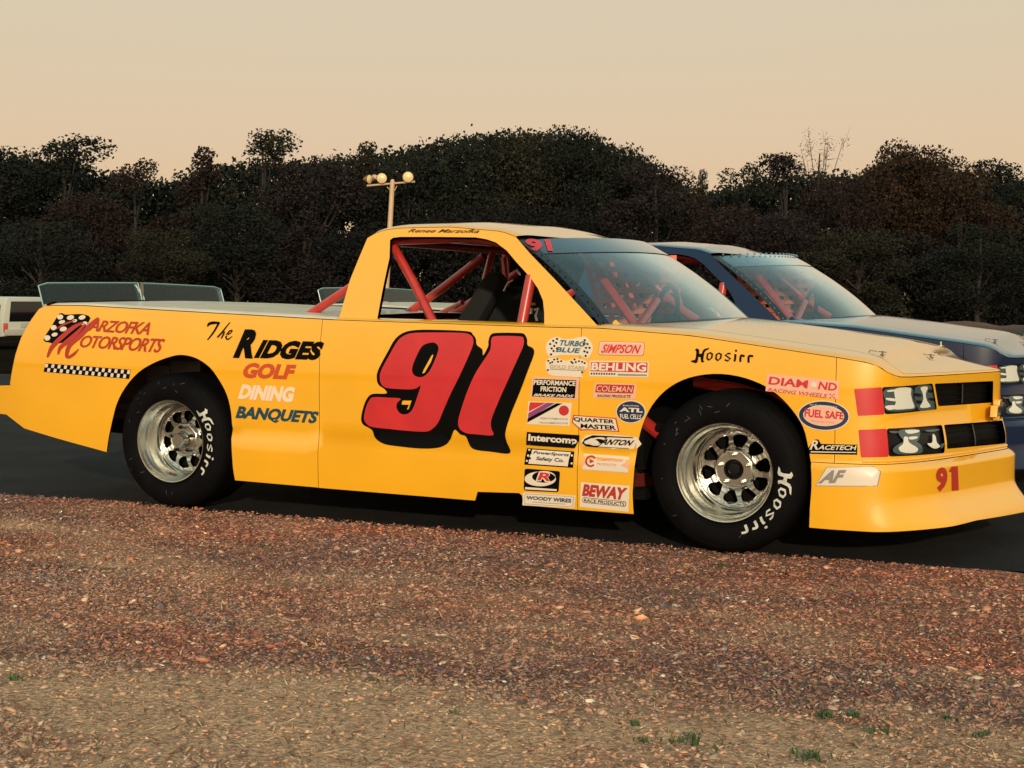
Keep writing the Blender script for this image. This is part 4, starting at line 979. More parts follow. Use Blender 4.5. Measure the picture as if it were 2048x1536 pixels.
    for sg in (0, 1):
        yy = .035 if sg == 0 else 1.865
        m = MB(); m.box((-1.22, yy+(.03 if sg == 0 else -.03), .54), (1.40, .02, .70)); m.build('door_liner', INNER, T, smooth=False)
    m = MB(); m.box((-3.20, .95, .62), (1.3, .90, .50)); m.build('fuel_cell_box', GREYP, T, bevel=.01)
    for u_, v_, w_ in ((318, 747, .15), (372, 738, .19)):
        c_ = U(u_, v_, .34); m = MB(); m.box(tuple(c_), (w_, .012, .085)); m.build('fuel_cell_plate', mat('plate_grey', (.16, .14, .135), .6, noise=.3, nscale=6), T, bevel=.003)
    m = MB(); m.box(tuple(U(252, 802, .3)), (.10, .012, .035)); m.build('frame_bracket', BROWNP, T, bevel=.003)
    m = MB(); m.box(tuple(U(245, 828, .3)), (.12, .012, .05)); m.build('frame_bracket', BROWNP, T, bevel=.003)
    m = MB(); m.box((.28, .95, .42), (.5, .95, .40)); m.build('radiator_duct', INNER, T, bevel=.01)
    m = MB(); m.box((0.05, .95, .50), (.75, .6, .45)); m.build('engine_block', INNER, T, bevel=.03)
    for yy in (.42, 1.48):
        m = MB(); m.tube([(-2.1, yy, .30), (-3.7, yy, .36)], .04, 8); m.tube([(-.5, yy, .28), (.75, yy, .30)], .04, 8); m.tube([(-2.0, yy, .3), (-.5, yy, .28)], .04, 8); m.build('frame_rail', INNER, T)
    m = MB(); m.tube([(-2.845, .3, .337), (-2.845, 1.6, .337)], .05, 10); m.build('rear_axle', INNER, T)
    m = MB(); m.tube([U(1390, 764, .24), U(1470, 776, .24), U(1575, 806, .24)], .024, 10); m.build('fender_brace', REDTUBE, T)
    m = MB(); m.tube([U(1280, 838, .14), U(1318, 868, .22)], .028, 10); m.build('frame_hoop', REDTUBE, T)
    m = MB(); m.tube([U(1262, 955, .22), U(1300, 975, .3)], .05, 8); m.build('frame_rail', mat('dark_red_frame', (.12, .012, .01), .5), T)
    m = MB(); m.tube([(-.34, .15, .50), (-.30, .40, .46)], .016, 8); m.tube([(-.36, .2, .40), (-.2, .45, .38)], .016, 8); m.build('control_arm', INNER, T)
    # rear closure between the bed sides
    m = MB(); prof = [(-3.655, 1.0), (-3.70, .985), (-3.82, .83), (-3.90, .59), (-3.93, .42)]
    nY = 14; ys2 = np.linspace(.05, 1.85, nY); V = []
    for y_ in ys2:
        bulge = -.06*(1-((y_-.95)/.9)**2)
        for x_, z_ in prof: V.append((x_+bulge*(1 if z_ < .99 else .2), y_, z_+.012*(z_ > .99)))
    m.add(V, [(j*5+i, j*5+i+1, (j+1)*5+i+1, (j+1)*5+i) for j in range(nY-1) for i in range(4)]); m.build('tailgate', paint, T)
    # ---- spoiler
    m = MB()
    def sp(y, t, x=-.0): return (-3.70-.035*math.sin(math.pi*y/1.9)-.055*t+.0, y, 1.018+.105*t)
    tilt = lambda y, t: (-3.655-.30*(y/1.9)*1.0-.05*t, y, 1.016+.105*t)
    spb = [U(80, 604, .03), U(447, 610, 1.87)]; spt = [U(68, 567, .03), U(447, 577, 1.87)]
    spb[0][2] = 1.022; nn_ = 13
    def bt(k): 
        x = -3.67-.20*math.sin(math.pi*k)*0-.26*k*0
        return x
    ys3 = np.linspace(.035, 1.865, 25)
    for (a, b) in ((0, 12), (12, 24)):
        V = []; 
        for i in range(a, b+1):
            y_ = ys3[i]; y_ = y_-.012*(i == b == 12)+.012*(i == a == 12)
            xb = float(np.interp(y_, [0, 1.9], [-3.69, -3.92])); 
            zb = float(topsurf(np.array(-3.64), np.array(y_))[2])+.004
            for dx, z_ in ((0, zb), (-.03, zb+.100)):
                V += [(xb+dx, y_, z_), (xb+dx-.005, y_, z_)]
        n4 = b-a+1; F = []
        for i in range(n4-1):
            p_ = i*4; q_ = p_+4; F += [(p_, q_, q_+2, p_+2), (p_+1, p_+3, q_+3, q_+1), (p_+2, q_+2, q_+3, p_+3), (p_, p_+1, q_+1, q_)]
        F += [(0, 2, 3, 1), ((n4-1)*4, (n4-1)*4+1, (n4-1)*4+3, (n4-1)*4+2)]
        m = MB(); m.add(V, F); sp_o = m.build('spoiler_blade', LEX, T, smooth=False)
        m = MB(); m.tube([V[2+4*i] for i in range(n4)], .0035, 6); m.tube([V[0], V[2]], .0035, 6); m.tube([V[(n4-1)*4], V[(n4-1)*4+2]], .0035, 6); m.build('blade_edge', EDGEM, sp_o)
    for y_ in (.95,):
        xb = float(np.interp(y_, [0, 1.9], [-3.66, -3.90])); m = MB(); zb = float(topsurf(np.array(-3.64), np.array(y_))[2])
        m.box((xb-.035, y_, zb+.055), (.008, .022, .100)); m.build('spoiler_bracket', SATIN, T)
    for P_ in ((U(455, 614, 1.8), U(452, 604, 1.8)), (U(118, 609, .4), U(124, 602, .4))):
        m = MB(); m.tube(P_, .008, 6); m.build('latch_post', DARK, T)
    # ---- roll cage
    def tubes(name, L, r=.022, mt=REDTUBE):
        for P in L:
            m = MB(); m.tube(P, r, 12); m.build(name, mt, T)
    near_hoop = [(-1.86, .12, .30), (-1.85, .16, .95), (-1.79, .27, 1.24), (-1.75, .36, 1.315), (-1.75, 1.54, 1.315), (-1.79, 1.63, 1.24), (-1.85, 1.74, .95), (-1.86, 1.78, .30)]
    tubes('main_hoop', [near_hoop])
    tubes('roof_rail', [[(-1.76, .31, 1.322), (-1.35, .30, 1.330), (-1.12, .31, 1.295)], [(-1.76, 1.59, 1.322), (-1.35, 1.60, 1.330), (-1.12, 1.59, 1.295)]])
    tubes('roof_cross_bar', [[(-1.12, .31, 1.30), (-1.05, .95, 1.315), (-1.12, 1.59, 1.30)]])
    tubes('front_pillar_bar', [[(-1.12, .31, 1.30), (-.92, .24, 1.13), (-.68, .17, .90), (-.62, .15, .55)], [(-1.12, 1.59, 1.30), (-.92, 1.66, 1.13), (-.68, 1.73, .90), (-.62, 1.75, .55)]])
    # bars seen in the side window, placed where they stand
    tubes('diagonal_bar', [[U(786, 492, .30), U(830, 570, .24), U(872, 655, .17)]])
    tubes('diagonal_bar', [[U(797, 640, 1.0), U(880, 580, 1.0), U(968, 512, 1.0)]])
    tubes('seat_brace', [[U(868, 633, 1.3), U(925, 605, 1.15)]], .014)
    tubes('window_post', [[U(1062, 552, .16), U(1052, 605, .13), U(1041, 665, .10)]], .024)
    tubes('seat_side_bar', [[U(985, 505, 1.2), U(970, 560, 1.15)], [U(1008, 515, 1.5), U(1013, 560, 1.5)]], .018)
    tubes('bed_brace', [[(-1.80, .30, 1.20), tuple(U(595, 645, .34))], [(-1.70, 1.60, 1.20), (-2.15, 1.56, .93)]])
    tubes('screen_centre_bar', [[U(1163, 498, .95), U(1215, 570, .90), U(1274, 655, .85)]], .022)
    tubes('dash_brace', [[U(1313, 602, 1.1), U(1278, 652, .8)], [U(1320, 590, 1.62), U(1395, 640, 1.58)]], .022)
    tubes('dash_bar', [[(-.66, .16, .90), (-.66, 1.74, .90)]])
    # seat, harness pad, dash, wheel
    m = MB(); m.box((-1.38, 1.25, .58), (.50, .46, .12)); m.build('seat_base', MATTEB, T, bevel=.03)
    m = MB()
    c0 = U(905, 650, .95); c1 = U(985, 550, .95)
    V = [U(903, 655, .85), U(950, 655, .85), U(1002, 560, .85), U(990, 545, .85), U(975, 543, .85), U(962, 560, .85)]; V = [np.array(v_) for v_ in V]
    m.add([*V, *(v_+np.array([0, .10, 0]) for v_ in V)], [(5, 4, 3, 2, 1, 0), (6, 7, 8, 9, 10, 11)]+[(i, (i+1) % 6, 6+(i+1) % 6, 6+i) for i in range(6)]); m.build('seat_head_support', MATTEB, T, bevel=.02)
    V = [np.array(U(a, b, 1.0)) for a, b in ((965, 660), (972, 590), (990, 575), (1010, 572), (1030, 590), (1050, 570), (1075, 590), (1092, 640), (1092, 665))]; k9 = len(V)
    m = MB(); m.add([*V, *(v_+np.array([0, .35, 0]) for v_ in V)], [tuple(reversed(range(k9))), tuple(range(k9, 2*k9))]+[(i, (i+1) % k9, k9+(i+1) % k9, k9+i) for i in range(k9)]); m.build('seat_back', MATTEB, T, bevel=.02)
    m = MB(); m.box((-.62, .95, .86), (.22, 1.50, .10)); m.build('dashboard', DARK, T, bevel=.02)
    m = MB(); cw = U(1330, 632, 1.3); V = [(cw[0]+.03*math.sin(2*math.pi*k/24), cw[1]+.17*math.cos(2*math.pi*k/24), cw[2]-.02+.17*math.sin(2*math.pi*k/24)) for k in range(25)]; m.tube(V, .014, 8, caps=False); m.tube([V[0], V[12]], .012, 6); m.tube([(cw[0], cw[1], cw[2]), (cw[0]+.22, cw[1], cw[2]-.1)], .02, 8); m.build('steering_wheel', MATTEB, T)
    m = MB()
    m.box(tuple(U(1054, 622, .5)), (.05, .02, .028)); m.build('dash_tag', WHT, T, bevel=.003)
    m = MB(); m.tube([U(1069, 620, .5), U(1076, 617, .5), U(1071, 632, .5), U(1074, 642, .5)], .006, 6); m.build('hose', WHT, T)
    m = MB(); m.tube([U(1007, 582, .7), U(1015, 566, .7), U(1026, 560, .7)], .004, 6); m.build('hose', WHT, T)
    m = MB(); m.box(tuple(U(1060, 608, .5)), (.05, .015, .012)); m.build('kill_switch', ORR, T)
    # window net on the driver's side
    m = MB(); nx0, nx1, nz0, nz1 = -1.28, -.80, .93, 1.27
    def netp(x, z): c_ = cab(np.array(x), np.array(z)); return np.array([x, 1.9-c_[1]-.03, z])
    for i in range(9):
        x = nx0+(nx1-nx0)*i/8+.0; a, b = netp(x, nz0), netp(x-.05, nz1); w_ = np.array([.017, 0, 0]); m.add([a-w_, a+w_, b+w_, b-w_, a-w_+[0, .003, 0], a+w_+[0, .003, 0], b+w_+[0, .003, 0], b-w_+[0, .003, 0]], [(0, 1, 2, 3), (4, 7, 6, 5), (0, 4, 5, 1), (1, 5, 6, 2), (2, 6, 7, 3), (3, 7, 4, 0)])
    for i in range(7):
        z = nz0+(nz1-nz0)*i/6; a, b = netp(nx0-.02, z), netp(nx1+.0, z); h_ = np.array([0, 0, .016]); o_ = np.array([0, -.004, 0]); m.add([a-h_+o_, b-h_+o_, b+h_+o_, a+h_+o_, a-h_, b-h_, b+h_, a+h_], [(0, 1, 2, 3), (4, 7, 6, 5), (0, 4, 5, 1), (1, 5, 6, 2), (2, 6, 7, 3), (3, 7, 4, 0)])
    m.build('window_net', NETM, T, smooth=False)
    # hood pins with lanyards
    DPIN = mat('dull_pin_steel', (.10, .09, .08), .4, metal=.6)
    for u, v, y_ in ((1765, 708, .24), (1862, 700, .80)):
        p_ = U(u, v, y_); z_ = float(topsurf(np.array(p_[0]), np.array(y_))[2]); m = MB()
        m.lathe([(.0, 0), (.018, 0), (.018, .0)], (0, 0, 0), 8) if False else None
        m.tube([(p_[0], y_, z_), (p_[0], y_, z_+.015)], .0035, 8); m.tube([(p_[0], y_, z_+.0005), (p_[0], y_, z_+.002)], .013, 14); m.tube([(p_[0]-.014, y_-.01, z_+.013), (p_[0]+.014, y_+.01, z_+.010)], .0018, 6)
        m.tube([(p_[0]-.02, y_-.01, z_+.013), (p_[0]-.045, y_-.02, z_+.018), (p_[0]-.06, y_-.01, z_+.003)], .0018, 5); m.build('hood_pin', DPIN, T)
        p2 = 1.9-y_
        if y_ < .5:
            m = MB(); m.tube([(p_[0], p2, z_), (p_[0], p2, z_+.022)], .005, 8); m.tube([(p_[0], p2, z_+.0005), (p_[0], p2, z_+.003)], .020, 14); m.build('hood_pin', SATIN, T)
    p_ = side(np.array([-.47]), np.array([.905]))[0]
    a = U(1228, 648, .12); m = MB(); m.tube([U(1230, 646, .12), U(1237, 651, .11), U(1256, 658, .10)], .015, 8, r2=.008); m.build('cowl_tab', paint, T)
    # small quick fasteners along the roof trim of the screen
    m = MB()
    for k in range(14):
        q_ = wind(np.array([.011]), np.array([.06+.065*k]))[0]; m.ball((q_[0], q_[1]-.004, q_[2]+.004), .0045, 0, 6, 4)
    o = m.build('screen_rivets', RIV if not decals else DARK, T); o['kind'] = 'stuff'
    if not decals:
        m = MB()
        for k in range(26):
            q_ = wind(np.array([.04+.036*k]), np.array([.985]))[0]; m.ball((q_[0]+.004, q_[1], q_[2]+.012), .007, 0, 6, 4)
        o = m.build('roof_edge_rivets', RIV, T); o['kind'] = 'stuff'
    # ---- wheels
    def wheel(xc, near, rear, dd):
        hub_y = .0; dep = .165 if not rear else .135
        mw = MB(); c = (0, 0, 0)
        prof = [(.2055, .030), (.2065, .006), (.204, .000), (.200, .001), (.197, .010), (.1935, .022), (.1925, .040), (.184, .048), (.181, .056), (.180, .090), (.172, .100), (.168, .108), (.1665, dep-.008), (.163, dep+.006), (.163, .26)]
        mw.lathe(prof, c, 96)
        wh = mw.build('wheel', CHK, T, angle=50); wh.location = (xc, 0 if near else 1.9, .337)
        if not near: wh.rotation_euler = (0, 0, math.pi)
        # disc with ten slots
        def dy(r): return dep-.010*ss(.146, .154, r)+.005*ss(.156, .164, r)-.030*(1-ss(.078, .094, r))-.012*np.exp(-((r-.113)/.02)**2)
        slots = []
        for k in range(10):
            a0 = 2*math.pi*k/10+.16; base = [(.092, -.12), (.0895, 0.), (.092, .12), (.112, .212), (.137, .225), (.1465, .14), (.148, 0), (.1465, -.14), (.137, -.225), (.112, -.212)]
            slots.append(catmull([(r_*math.cos(a0+t_*1.05), r_*math.sin(a0+t_*1.05)) for r_, t_ in base], 3))
        outer = circ((0, 0), .164, 80); hole = circ((0, 0), .043, 32)
        V2, Tt, LP = fill([outer, hole]+slots, .010)
        r_ = np.hypot(V2[:, 0], V2[:, 1]); P = np.stack([V2[:, 0], dy(r_), V2[:, 1]], -1); h = .001
        dr = (dy(r_+h)-dy(r_-h))/(2*h); nrm = np.stack([dr*V2[:, 0]/r_, -np.ones_like(r_), dr*V2[:, 1]/r_], -1); nrm /= np.linalg.norm(nrm, axis=1, keepdims=True)
        a, b, c_ = P[Tt[:, 0]], P[Tt[:, 1]], P[Tt[:, 2]]; fl = (np.cross(b-a, c_-a)*nrm[Tt[:, 0]]).sum(1) < 0; Tt = Tt.copy(); Tt[fl] = Tt[fl][:, ::-1]
        Vs = [P]; Ns = [nrm]; Fs = [tuple(t) for t in Tt]; base_i = len(P)
        for L in LP[1:]:
            rr_2 = np.hypot(L[:, 0], L[:, 1]); q0 = np.stack([L[:, 0], dy(rr_2), L[:, 1]], -1); q1 = q0+[0, .014, 0]; cc = L.mean(0); q1[:, 0] += (cc[0]-L[:, 0])*.10; q1[:, 2] += (cc[1]-L[:, 1])*.10
            e_ = np.roll(q0, -1, 0)-np.roll(q0, 1, 0); sdn = np.cross(e_, [0, 1, 0]); sdn /= np.linalg.norm(sdn, axis=1, keepdims=True); tc_ = np.array([cc[0], 0, cc[1]]); sg = np.sign(((tc_-q0)*sdn*[1, 0, 1]).sum(1, keepdims=True)); sdn = sdn*sg
            k = len(L); Vs += [q0, q1]; Ns += [sdn, sdn]; Fs += [(base_i+i, base_i+(i+1) % k, base_i+k+(i+1) % k, base_i+k+i) for i in range(k)]; base_i += 2*k
        mesh_np('wheel_centre', np.concatenate(Vs), Fs, CHK, wh, True, np.concatenate(Ns))
        for k in range(5):
            a = 2*math.pi*k/5+.35; m = MB(); y0_ = dep-.030; cx, cz = .063*math.cos(a), .063*math.sin(a); m.tube([(cx, y0_+.004, cz), (cx, y0_-.022, cz)], .0095, 6); m.tube([(cx, y0_-.02, cz), (cx, y0_-.032, cz)], .0045, 8); m.build('lug_nut', SATIN if not rear else DARK, wh, angle=20)
        m = MB()
        if rear: m.lathe([(.0, -.078+dep), (.030, -.078+dep), (.036, -.070+dep), (.038, -.02+dep), (.052, -.015+dep), (.056, .0+dep)], (0, 0, 0), 32); m.build('hub', CHK, wh)
        else: m.lathe([(0, dep-.022), (.024, dep-.020), (.028, dep-.006), (.040, dep-.004), (.044, dep+.02)], (0, 0, 0), 32); m.build('hub', DARK, wh)
        m = MB(); m.lathe([(.01, dep+.05), (.155, dep+.05), (.158, dep+.09)], (0, 0, 0), 40); m.build('brake_rotor', INNER, wh)
        # tyre
        tp = [(.2045, .034), (.2075, .018), (.215, .006), (.232, -.003), (.255, -.006), (.280, -.003), (.300, .006), (.316, .018), (.327, .034), (.3335, .052), (.336, .075), (.337, .14), (.337, .19), (.335, .25), (.329, .28), (.30, .30), (.25, .305), (.20, .28)]
        tpc = catmull(tp, 3, False)
        m = MB(); m.lathe([tuple(q_) for q_ in tpc], (0, 0, 0), 96); 
        ty = m.build('tyre', RUB, wh, angle=60)
        m = MB()                                       # moulded rings on the sidewall
        for rr_3 in (.2235, .305):
            yy3 = float(np.interp(rr_3, tpc[:20, 0], tpc[:20, 1])); m.lathe([(rr_3-.002, yy3), (rr_3-.001, yy3-.0016), (rr_3+.001, yy3-.0016), (rr_3+.002, yy3)], (0, 0, 0), 96)
        m.build('sidewall_ring', RUB, wh)
        ry = lambda r: np.interp(r, tpc[:24, 0], tpc[:24, 1])
        def tsurf(a, r): return np.stack([r*np.cos(a), ry(r), r*np.sin(a)], -1)
        # the maker's word, running clockwise
        a0, span, rin, rout = dd
        V = []; F = []; base_i = 0; NNs = []
        for g_ in HOOS:
            L = [np.stack([a0-(q_[:, 0]-145)/1605*span, rin+(600-q_[:, 1])/400*(rout-rin)], 1) for q_ in g_]
            V2, Tt, _ = fill(L, .03); P = tsurf(V2[:, 0], V2[:, 1]); P[:, 1] -= .0022
            a, b, c_ = P[Tt[:, 0]], P[Tt[:, 1]], P[Tt[:, 2]]; fl = np.cross(b-a, c_-a)[:, 1] > 0; Tt = Tt.copy(); Tt[fl] = Tt[fl][:, ::-1]
            V.append(P); F += [tuple(t+base_i) for t in Tt]; base_i += len(P)
        mesh_np('tyre_lettering', np.concatenate(V), F, TYW, wh)
        # chalk scuffs
        V = []; F = []; base_i = 0
        for k in range(16):
            a = rng.uniform(1.2, 5.2) if k > 5 else rng.uniform(1.3, 2.9); r0 = rng.uniform(.24, .30); ln = rng.uniform(.008, .03); an = rng.uniform(0, 3.14)
            P2 = ribbon([(r0*math.cos(a), r0*math.sin(a)), (r0*math.cos(a)+ln*math.cos(an)*.5, r0*math.sin(a)+ln*math.sin(an)*.5+.001), (r0*math.cos(a)+ln*math.cos(an), r0*math.sin(a)+ln*math.sin(an))], .0018, [.0006, .0018, .0006], 2)
            P = np.stack([P2[:, 0], ry(np.hypot(P2[:, 0], P2[:, 1]))-.0018, P2[:, 1]], -1); k2 = len(P)//2
            V.append(P); F += [(base_i+i, base_i+i+1, base_i+2*k2-2-i, base_i+2*k2-1-i) for i in range(k2-1)]; base_i += 2*k2
        mesh_np('chalk_marks', np.concatenate(V), F, SCUFF, wh)['kind'] = 'stuff'
        return wh
    fwd = (.17, 1.42, .224, .290); rwd = (.76, 1.42, .224, .288)
    if decals:
        wheel(0, True, False, fwd); wheel(-2.845, True, True, rwd)
    else:
        wheel(0, True, False, fwd); wheel(-2.845, True, True, rwd)
    wheel(0, False, False, fwd); wheel(-2.845, False, True, rwd)
    return T
def lamp_in(s, z):
    p = side(s, z); n = surf_normals(side, s, z); n *= np.sign(n[:, :1]*.6-n[:, 1:2]); return p-n*.0115

truck = build_truck(YEL, True, (0, 0))
setp(truck, 'yellow race pickup truck with red number 91 on its door', 'race truck')

# ------------------------------------------------------------------ painted lettering and stickers of the yellow truck
zA = dict(org=(700, 640), k=5.12)
d = Decal(side, step=.05, **zA)
out = [(850, 100), (650, 105), (540, 135), (460, 200), (390, 320), (290, 510), (275, 600), (295, 665), (355, 708), (372, 752), (240, 755), (185, 790), (145, 870), (115, 1000), (135, 1070), (225, 1125), (260, 1210), (350, 1270), (500, 1295), (700, 1315), (850, 1315), (950, 1295), (1020, 1240), (1070, 1125), (1130, 1170), (1190, 1195), (1230, 1290), (1290, 1330), (1450, 1350), (1640, 1363), (1600, 1230), (1595, 1140), (1650, 960), (1740, 740), (1830, 500), (1885, 350), (1875, 290), (1820, 258), (1815, 200), (1790, 150), (1740, 133), (1500, 132), (1440, 155), (1418, 220), (1415, 270), (1365, 360), (1355, 300), (1300, 255), (1290, 195), (1260, 150), (1200, 115)]
slit1 = [(850, 350), (835, 365), (760, 500), (740, 548), (765, 540), (830, 430), (853, 365)]; slit2 = [(540, 825), (632, 825), (600, 915), (583, 915), (605, 868), (528, 865)]
d.poly(BLK, [catmull(out, 4), np.array(slit1, float), np.array(slit2, float)], 0)
nine = [(860, 128), (640, 135), (540, 170), (480, 230), (400, 370), (320, 520), (308, 600), (325, 660), (380, 695), (500, 706), (620, 710), (680, 700), (725, 672), (700, 760), (650, 900), (610, 950), (560, 967), (510, 950), (480, 900), (485, 850), (520, 805), (400, 795), (240, 790), (195, 830), (165, 900), (145, 1000), (170, 1060), (230, 1095), (400, 1115), (600, 1135), (780, 1142), (850, 1110), (910, 1040), (960, 920), (1040, 740), (1130, 560), (1250, 290), (1265, 200), (1235, 155), (1150, 132)]
ctr = [(830, 232), (880, 240), (908, 280), (895, 350), (830, 500), (770, 570), (710, 585), (655, 560), (638, 500), (670, 400), (740, 270)]
one = [(1500, 165), (1740, 168), (1780, 195), (1775, 270), (1700, 440), (1600, 660), (1520, 840), (1450, 1020), (1450, 1110), (1465, 1180), (1300, 1170), (1200, 1160), (1130, 1120), (1110, 1050), (1130, 950), (1200, 740), (1290, 540), (1420, 340), (1445, 270), (1450, 195)]
d.poly(RED, [catmull(nine, 4), catmull(ctr, 4)], 1); d.poly(RED, one, 1, smooth=4)
d.build('door_number', truck, 'large red 91 with black shadow outline on the door')

zC = dict(org=(400, 620), k=6.143)
d = Decal(side, **zC)
d.strokes(BLK, [([(92, 205), (115, 172), (165, 158), (246, 158)], 30, [10, 34, 36, 22]), ([(232, 165), (190, 240), (150, 300), (95, 368)], 24, [26, 22, 20, 14]),
                ([(372, 152), (320, 215), (265, 285), (215, 338)], 18, [10, 16, 20, 20]), ([(262, 290), (298, 262), (290, 300), (262, 352)], 18, [12, 18, 20, 14]), ([(318, 318), (372, 288), (398, 252), (362, 262), (322, 330), (345, 362), (398, 322)], 16, [10, 12, 14, 16, 22, 18, 6])])
d.build('lettering', truck, 'small black script word on the bed side')
d = Decal(side, **zC)
d.text(BLK, 'R', [(555, 238), (790, 238), (650, 598), (405, 588)], 1, bold=.062); d.text(BLK, 'IDGES', [(782, 365), (1545, 390), (1455, 618), (660, 592)], 1, bold=.065, spacing=1.05)
d.build('lettering', truck, 'bold slanted black sponsor word on the bed side')
for w_, mt, Q, b_ in (('GOLF', ORR, [(570, 645), (1190, 672), (1130, 856), (505, 835)], .055), ('DINING', PWHT, [(525, 912), (1180, 945), (1135, 1138), (465, 1092)], .06), ('BANQUETS', DTEAL, [(485, 1178), (1475, 1248), (1410, 1420), (428, 1352)], .048)):
    d = Decal(side, **zC); d.text(mt, w_, Q, 1, bold=b_); d.build('lettering', truck, {'GOLF': 'orange-red capital word under the black one', 'DINING': 'pale pink capital word above the teal one', 'BANQUETS': 'dark teal capital word by the rear wheel arch'}[w_])
# rear quarter logo
zB = dict(org=(80, 600), k=7.314)
d = Decal(side, **zB)
d.poly(BLK, [(290, 195), (370, 215), (560, 205), (660, 215), (740, 265), (640, 430), (520, 560), (250, 642), (140, 622), (50, 585), (160, 400)], 0, smooth=2)
for (x, y, a, b) in ((300, 250, 45, 36), (450, 257, 55, 34), (620, 255, 52, 32), (325, 322, 48, 26), (205, 405, 44, 38), (345, 425, 54, 34), (655, 345, 45, 30), (218, 506, 46, 28), (112, 555, 44, 40), (510, 305, 38, 22)): d.poly(WHT, circ((x, y), a, 12, b, -.25), 1)
d.strokes(RED2, [([(640, 330), (500, 400), (330, 540), (180, 690), (112, 838)], 60, [26, 60, 66, 60, 22]), ([(668, 352), (560, 470), (400, 610), (300, 700), (268, 798)], 60, [28, 52, 64, 52, 16]), ([(865, 268), (740, 370), (600, 520), (440, 660), (395, 800), (420, 838), (500, 790), (572, 716)], 60, [44, 62, 66, 62, 50, 40, 40, 8]), ([(520, 300), (400, 340), (300, 390), (222, 440)], 26, [14, 26, 22, 8])], 2)
d.text(RED2, 'ARZOFKA', [(790, 292), (1690, 330), (1590, 515), (700, 452)], 3, bold=.014, spacing=.86); d.text(RED2, 'OTORSPORTS', [(640, 515), (1850, 570), (1745, 772), (560, 690)], 3, bold=.014, spacing=.86)
d.build('team_logo', truck, 'dark red script logo over a checkered flag')
d = Decal(side, **zB); Q = np.array([(85, 925), (1330, 1020), (1305, 1155), (55, 1050)], float)
d.poly(BLK, Q, 0)
for i in range(27):
    r_ = i % 2; u0, u1 = (i+.06)/27, (i+.94)/27; v0, v1 = ((.53, .95) if r_ == 0 else (.05, .47)); P = bil(Q, np.array([(u0, v1), (u1, v1), (u1, v0), (u0, v0)])); d.poly(WHT, rrect(P, .2, 2), 1)
d.build('checker_stripe', truck, 'thin black and cream checkered stripe')
d = Decal(cab, (800, 440), 11.38, guess=(-1.4, 1.32)); d.text(mat('brown_black_vinyl', (.05, .015, .01), .4), 'Renee Marzofka', [(200, 205), (1830, 215), (1800, 300), (180, 285)], 1, bold=.012, shear=.5); d.build('driver_name', truck, 'small dark script name above the side window')
# word on the fender
d = Decal(side, (1370, 680), 12.8)
for g_ in HOOS: d.poly(BLK, [np.array(q_) for q_ in g_], 1)
d.build('lettering', truck, 'black blackletter word above the front wheel')
# sponsor stickers
z5 = dict(org=(1020, 650), k=3.94)
def ST(**k): return Decal(side, **(k or z5))
def rp(a, b, c, e): return [a, b, c, e]
d = ST(); d.poly(WHT, [(285, 165), (310, 118), (370, 92), (420, 112), (500, 108), (590, 90), (640, 140), (655, 190), (625, 252), (590, 262), (560, 240), (400, 238), (320, 252), (290, 215)], 0, smooth=2)
for x, y in ((318, 150), (342, 125), (330, 185), (350, 165), (372, 110), (325, 232), (366, 140), (372, 185), (612, 150), (590, 120), (628, 180), (600, 180), (582, 150), (610, 215), (588, 208), (598, 244), (345, 205)): d.poly(BLK, circ((x, y), 10, 6, 9, .4), 1)
d.text(TEALV, 'TURBO', [(400, 118), (606, 130), (590, 172), (384, 162)], 2, .03); d.text(TEALV, 'BLUE', [(378, 174), (560, 184), (545, 222), (362, 212)], 2, .03); d.build('sticker', truck, 'cream and teal sponsor sticker with checkered ends, top left')
d = ST(); d.poly(WHT, [(282, 312), (300, 265), (370, 258), (440, 285), (520, 262), (600, 285), (612, 330), (560, 385), (575, 412), (450, 405), (330, 398), (290, 360)], 0, smooth=2)
for x, y in ((303, 282), (335, 292), (350, 272), (375, 268), (380, 290), (405, 285), (318, 300), (485, 290), (510, 272), (520, 292), (545, 285), (570, 290), (590, 300), (300, 355), (570, 372), (495, 300)): d.poly(BLK, circ((x, y), 9, 6, 8), 1)
d.text(TANV, 'GOLD STARS', [(318, 312), (592, 325), (588, 352), (314, 340)], 2, .03); d.poly(GREYV, [(315, 345), (590, 358), (590, 363), (315, 350)], 1); d.build('sticker', truck, 'pale tan sponsor sticker with checkered top')
d = ST(); d.poly(RED, rrect([(707, 128), (1064, 136), (1054, 245), (695, 236)], .2), 0); d.poly(WHT, rrect([(711, 132), (1060, 140), (1050, 241), (699, 232)], .2), 1)
d.poly(PINK, rrect([(718, 140), (1052, 147), (1043, 234), (707, 226)], .2), 2); d.text(RED, 'SIMPSON', [(740, 152), (1038, 158), (1018, 226), (718, 220)], 3, .025, .15); d.build('sticker', truck, 'pale sticker with red italic name, top right')
d = ST(); d.poly(WHT, rrect([(630, 280), (1095, 290), (1090, 412), (625, 404)], .08), 0); d.poly(RED, [(640, 292), (1086, 296), (1082, 374), (636, 364)], 1); d.text(WHT, 'BEHLING', [(648, 297), (1078, 300), (1074, 368), (642, 358)], 2, .035)
for i in range(10): d.poly(BLK, [(640+i*20, 376+i*.3), (652+i*20, 376+i*.3), (648+i*20, 390+i*.3), (636+i*20, 390+i*.3)], 1)
d.poly(GREYV, [(850, 384), (1080, 390), (1080, 402), (850, 398)], 1); d.build('sticker', truck, 'red and white sponsor sticker with a checkered underline')
d = ST(); d.poly(PINK, [(178, 408), (548, 420), (532, 588), (160, 575)], 0); d.poly(BLK, [(190, 424), (524, 436), (512, 576), (174, 563)], 1)
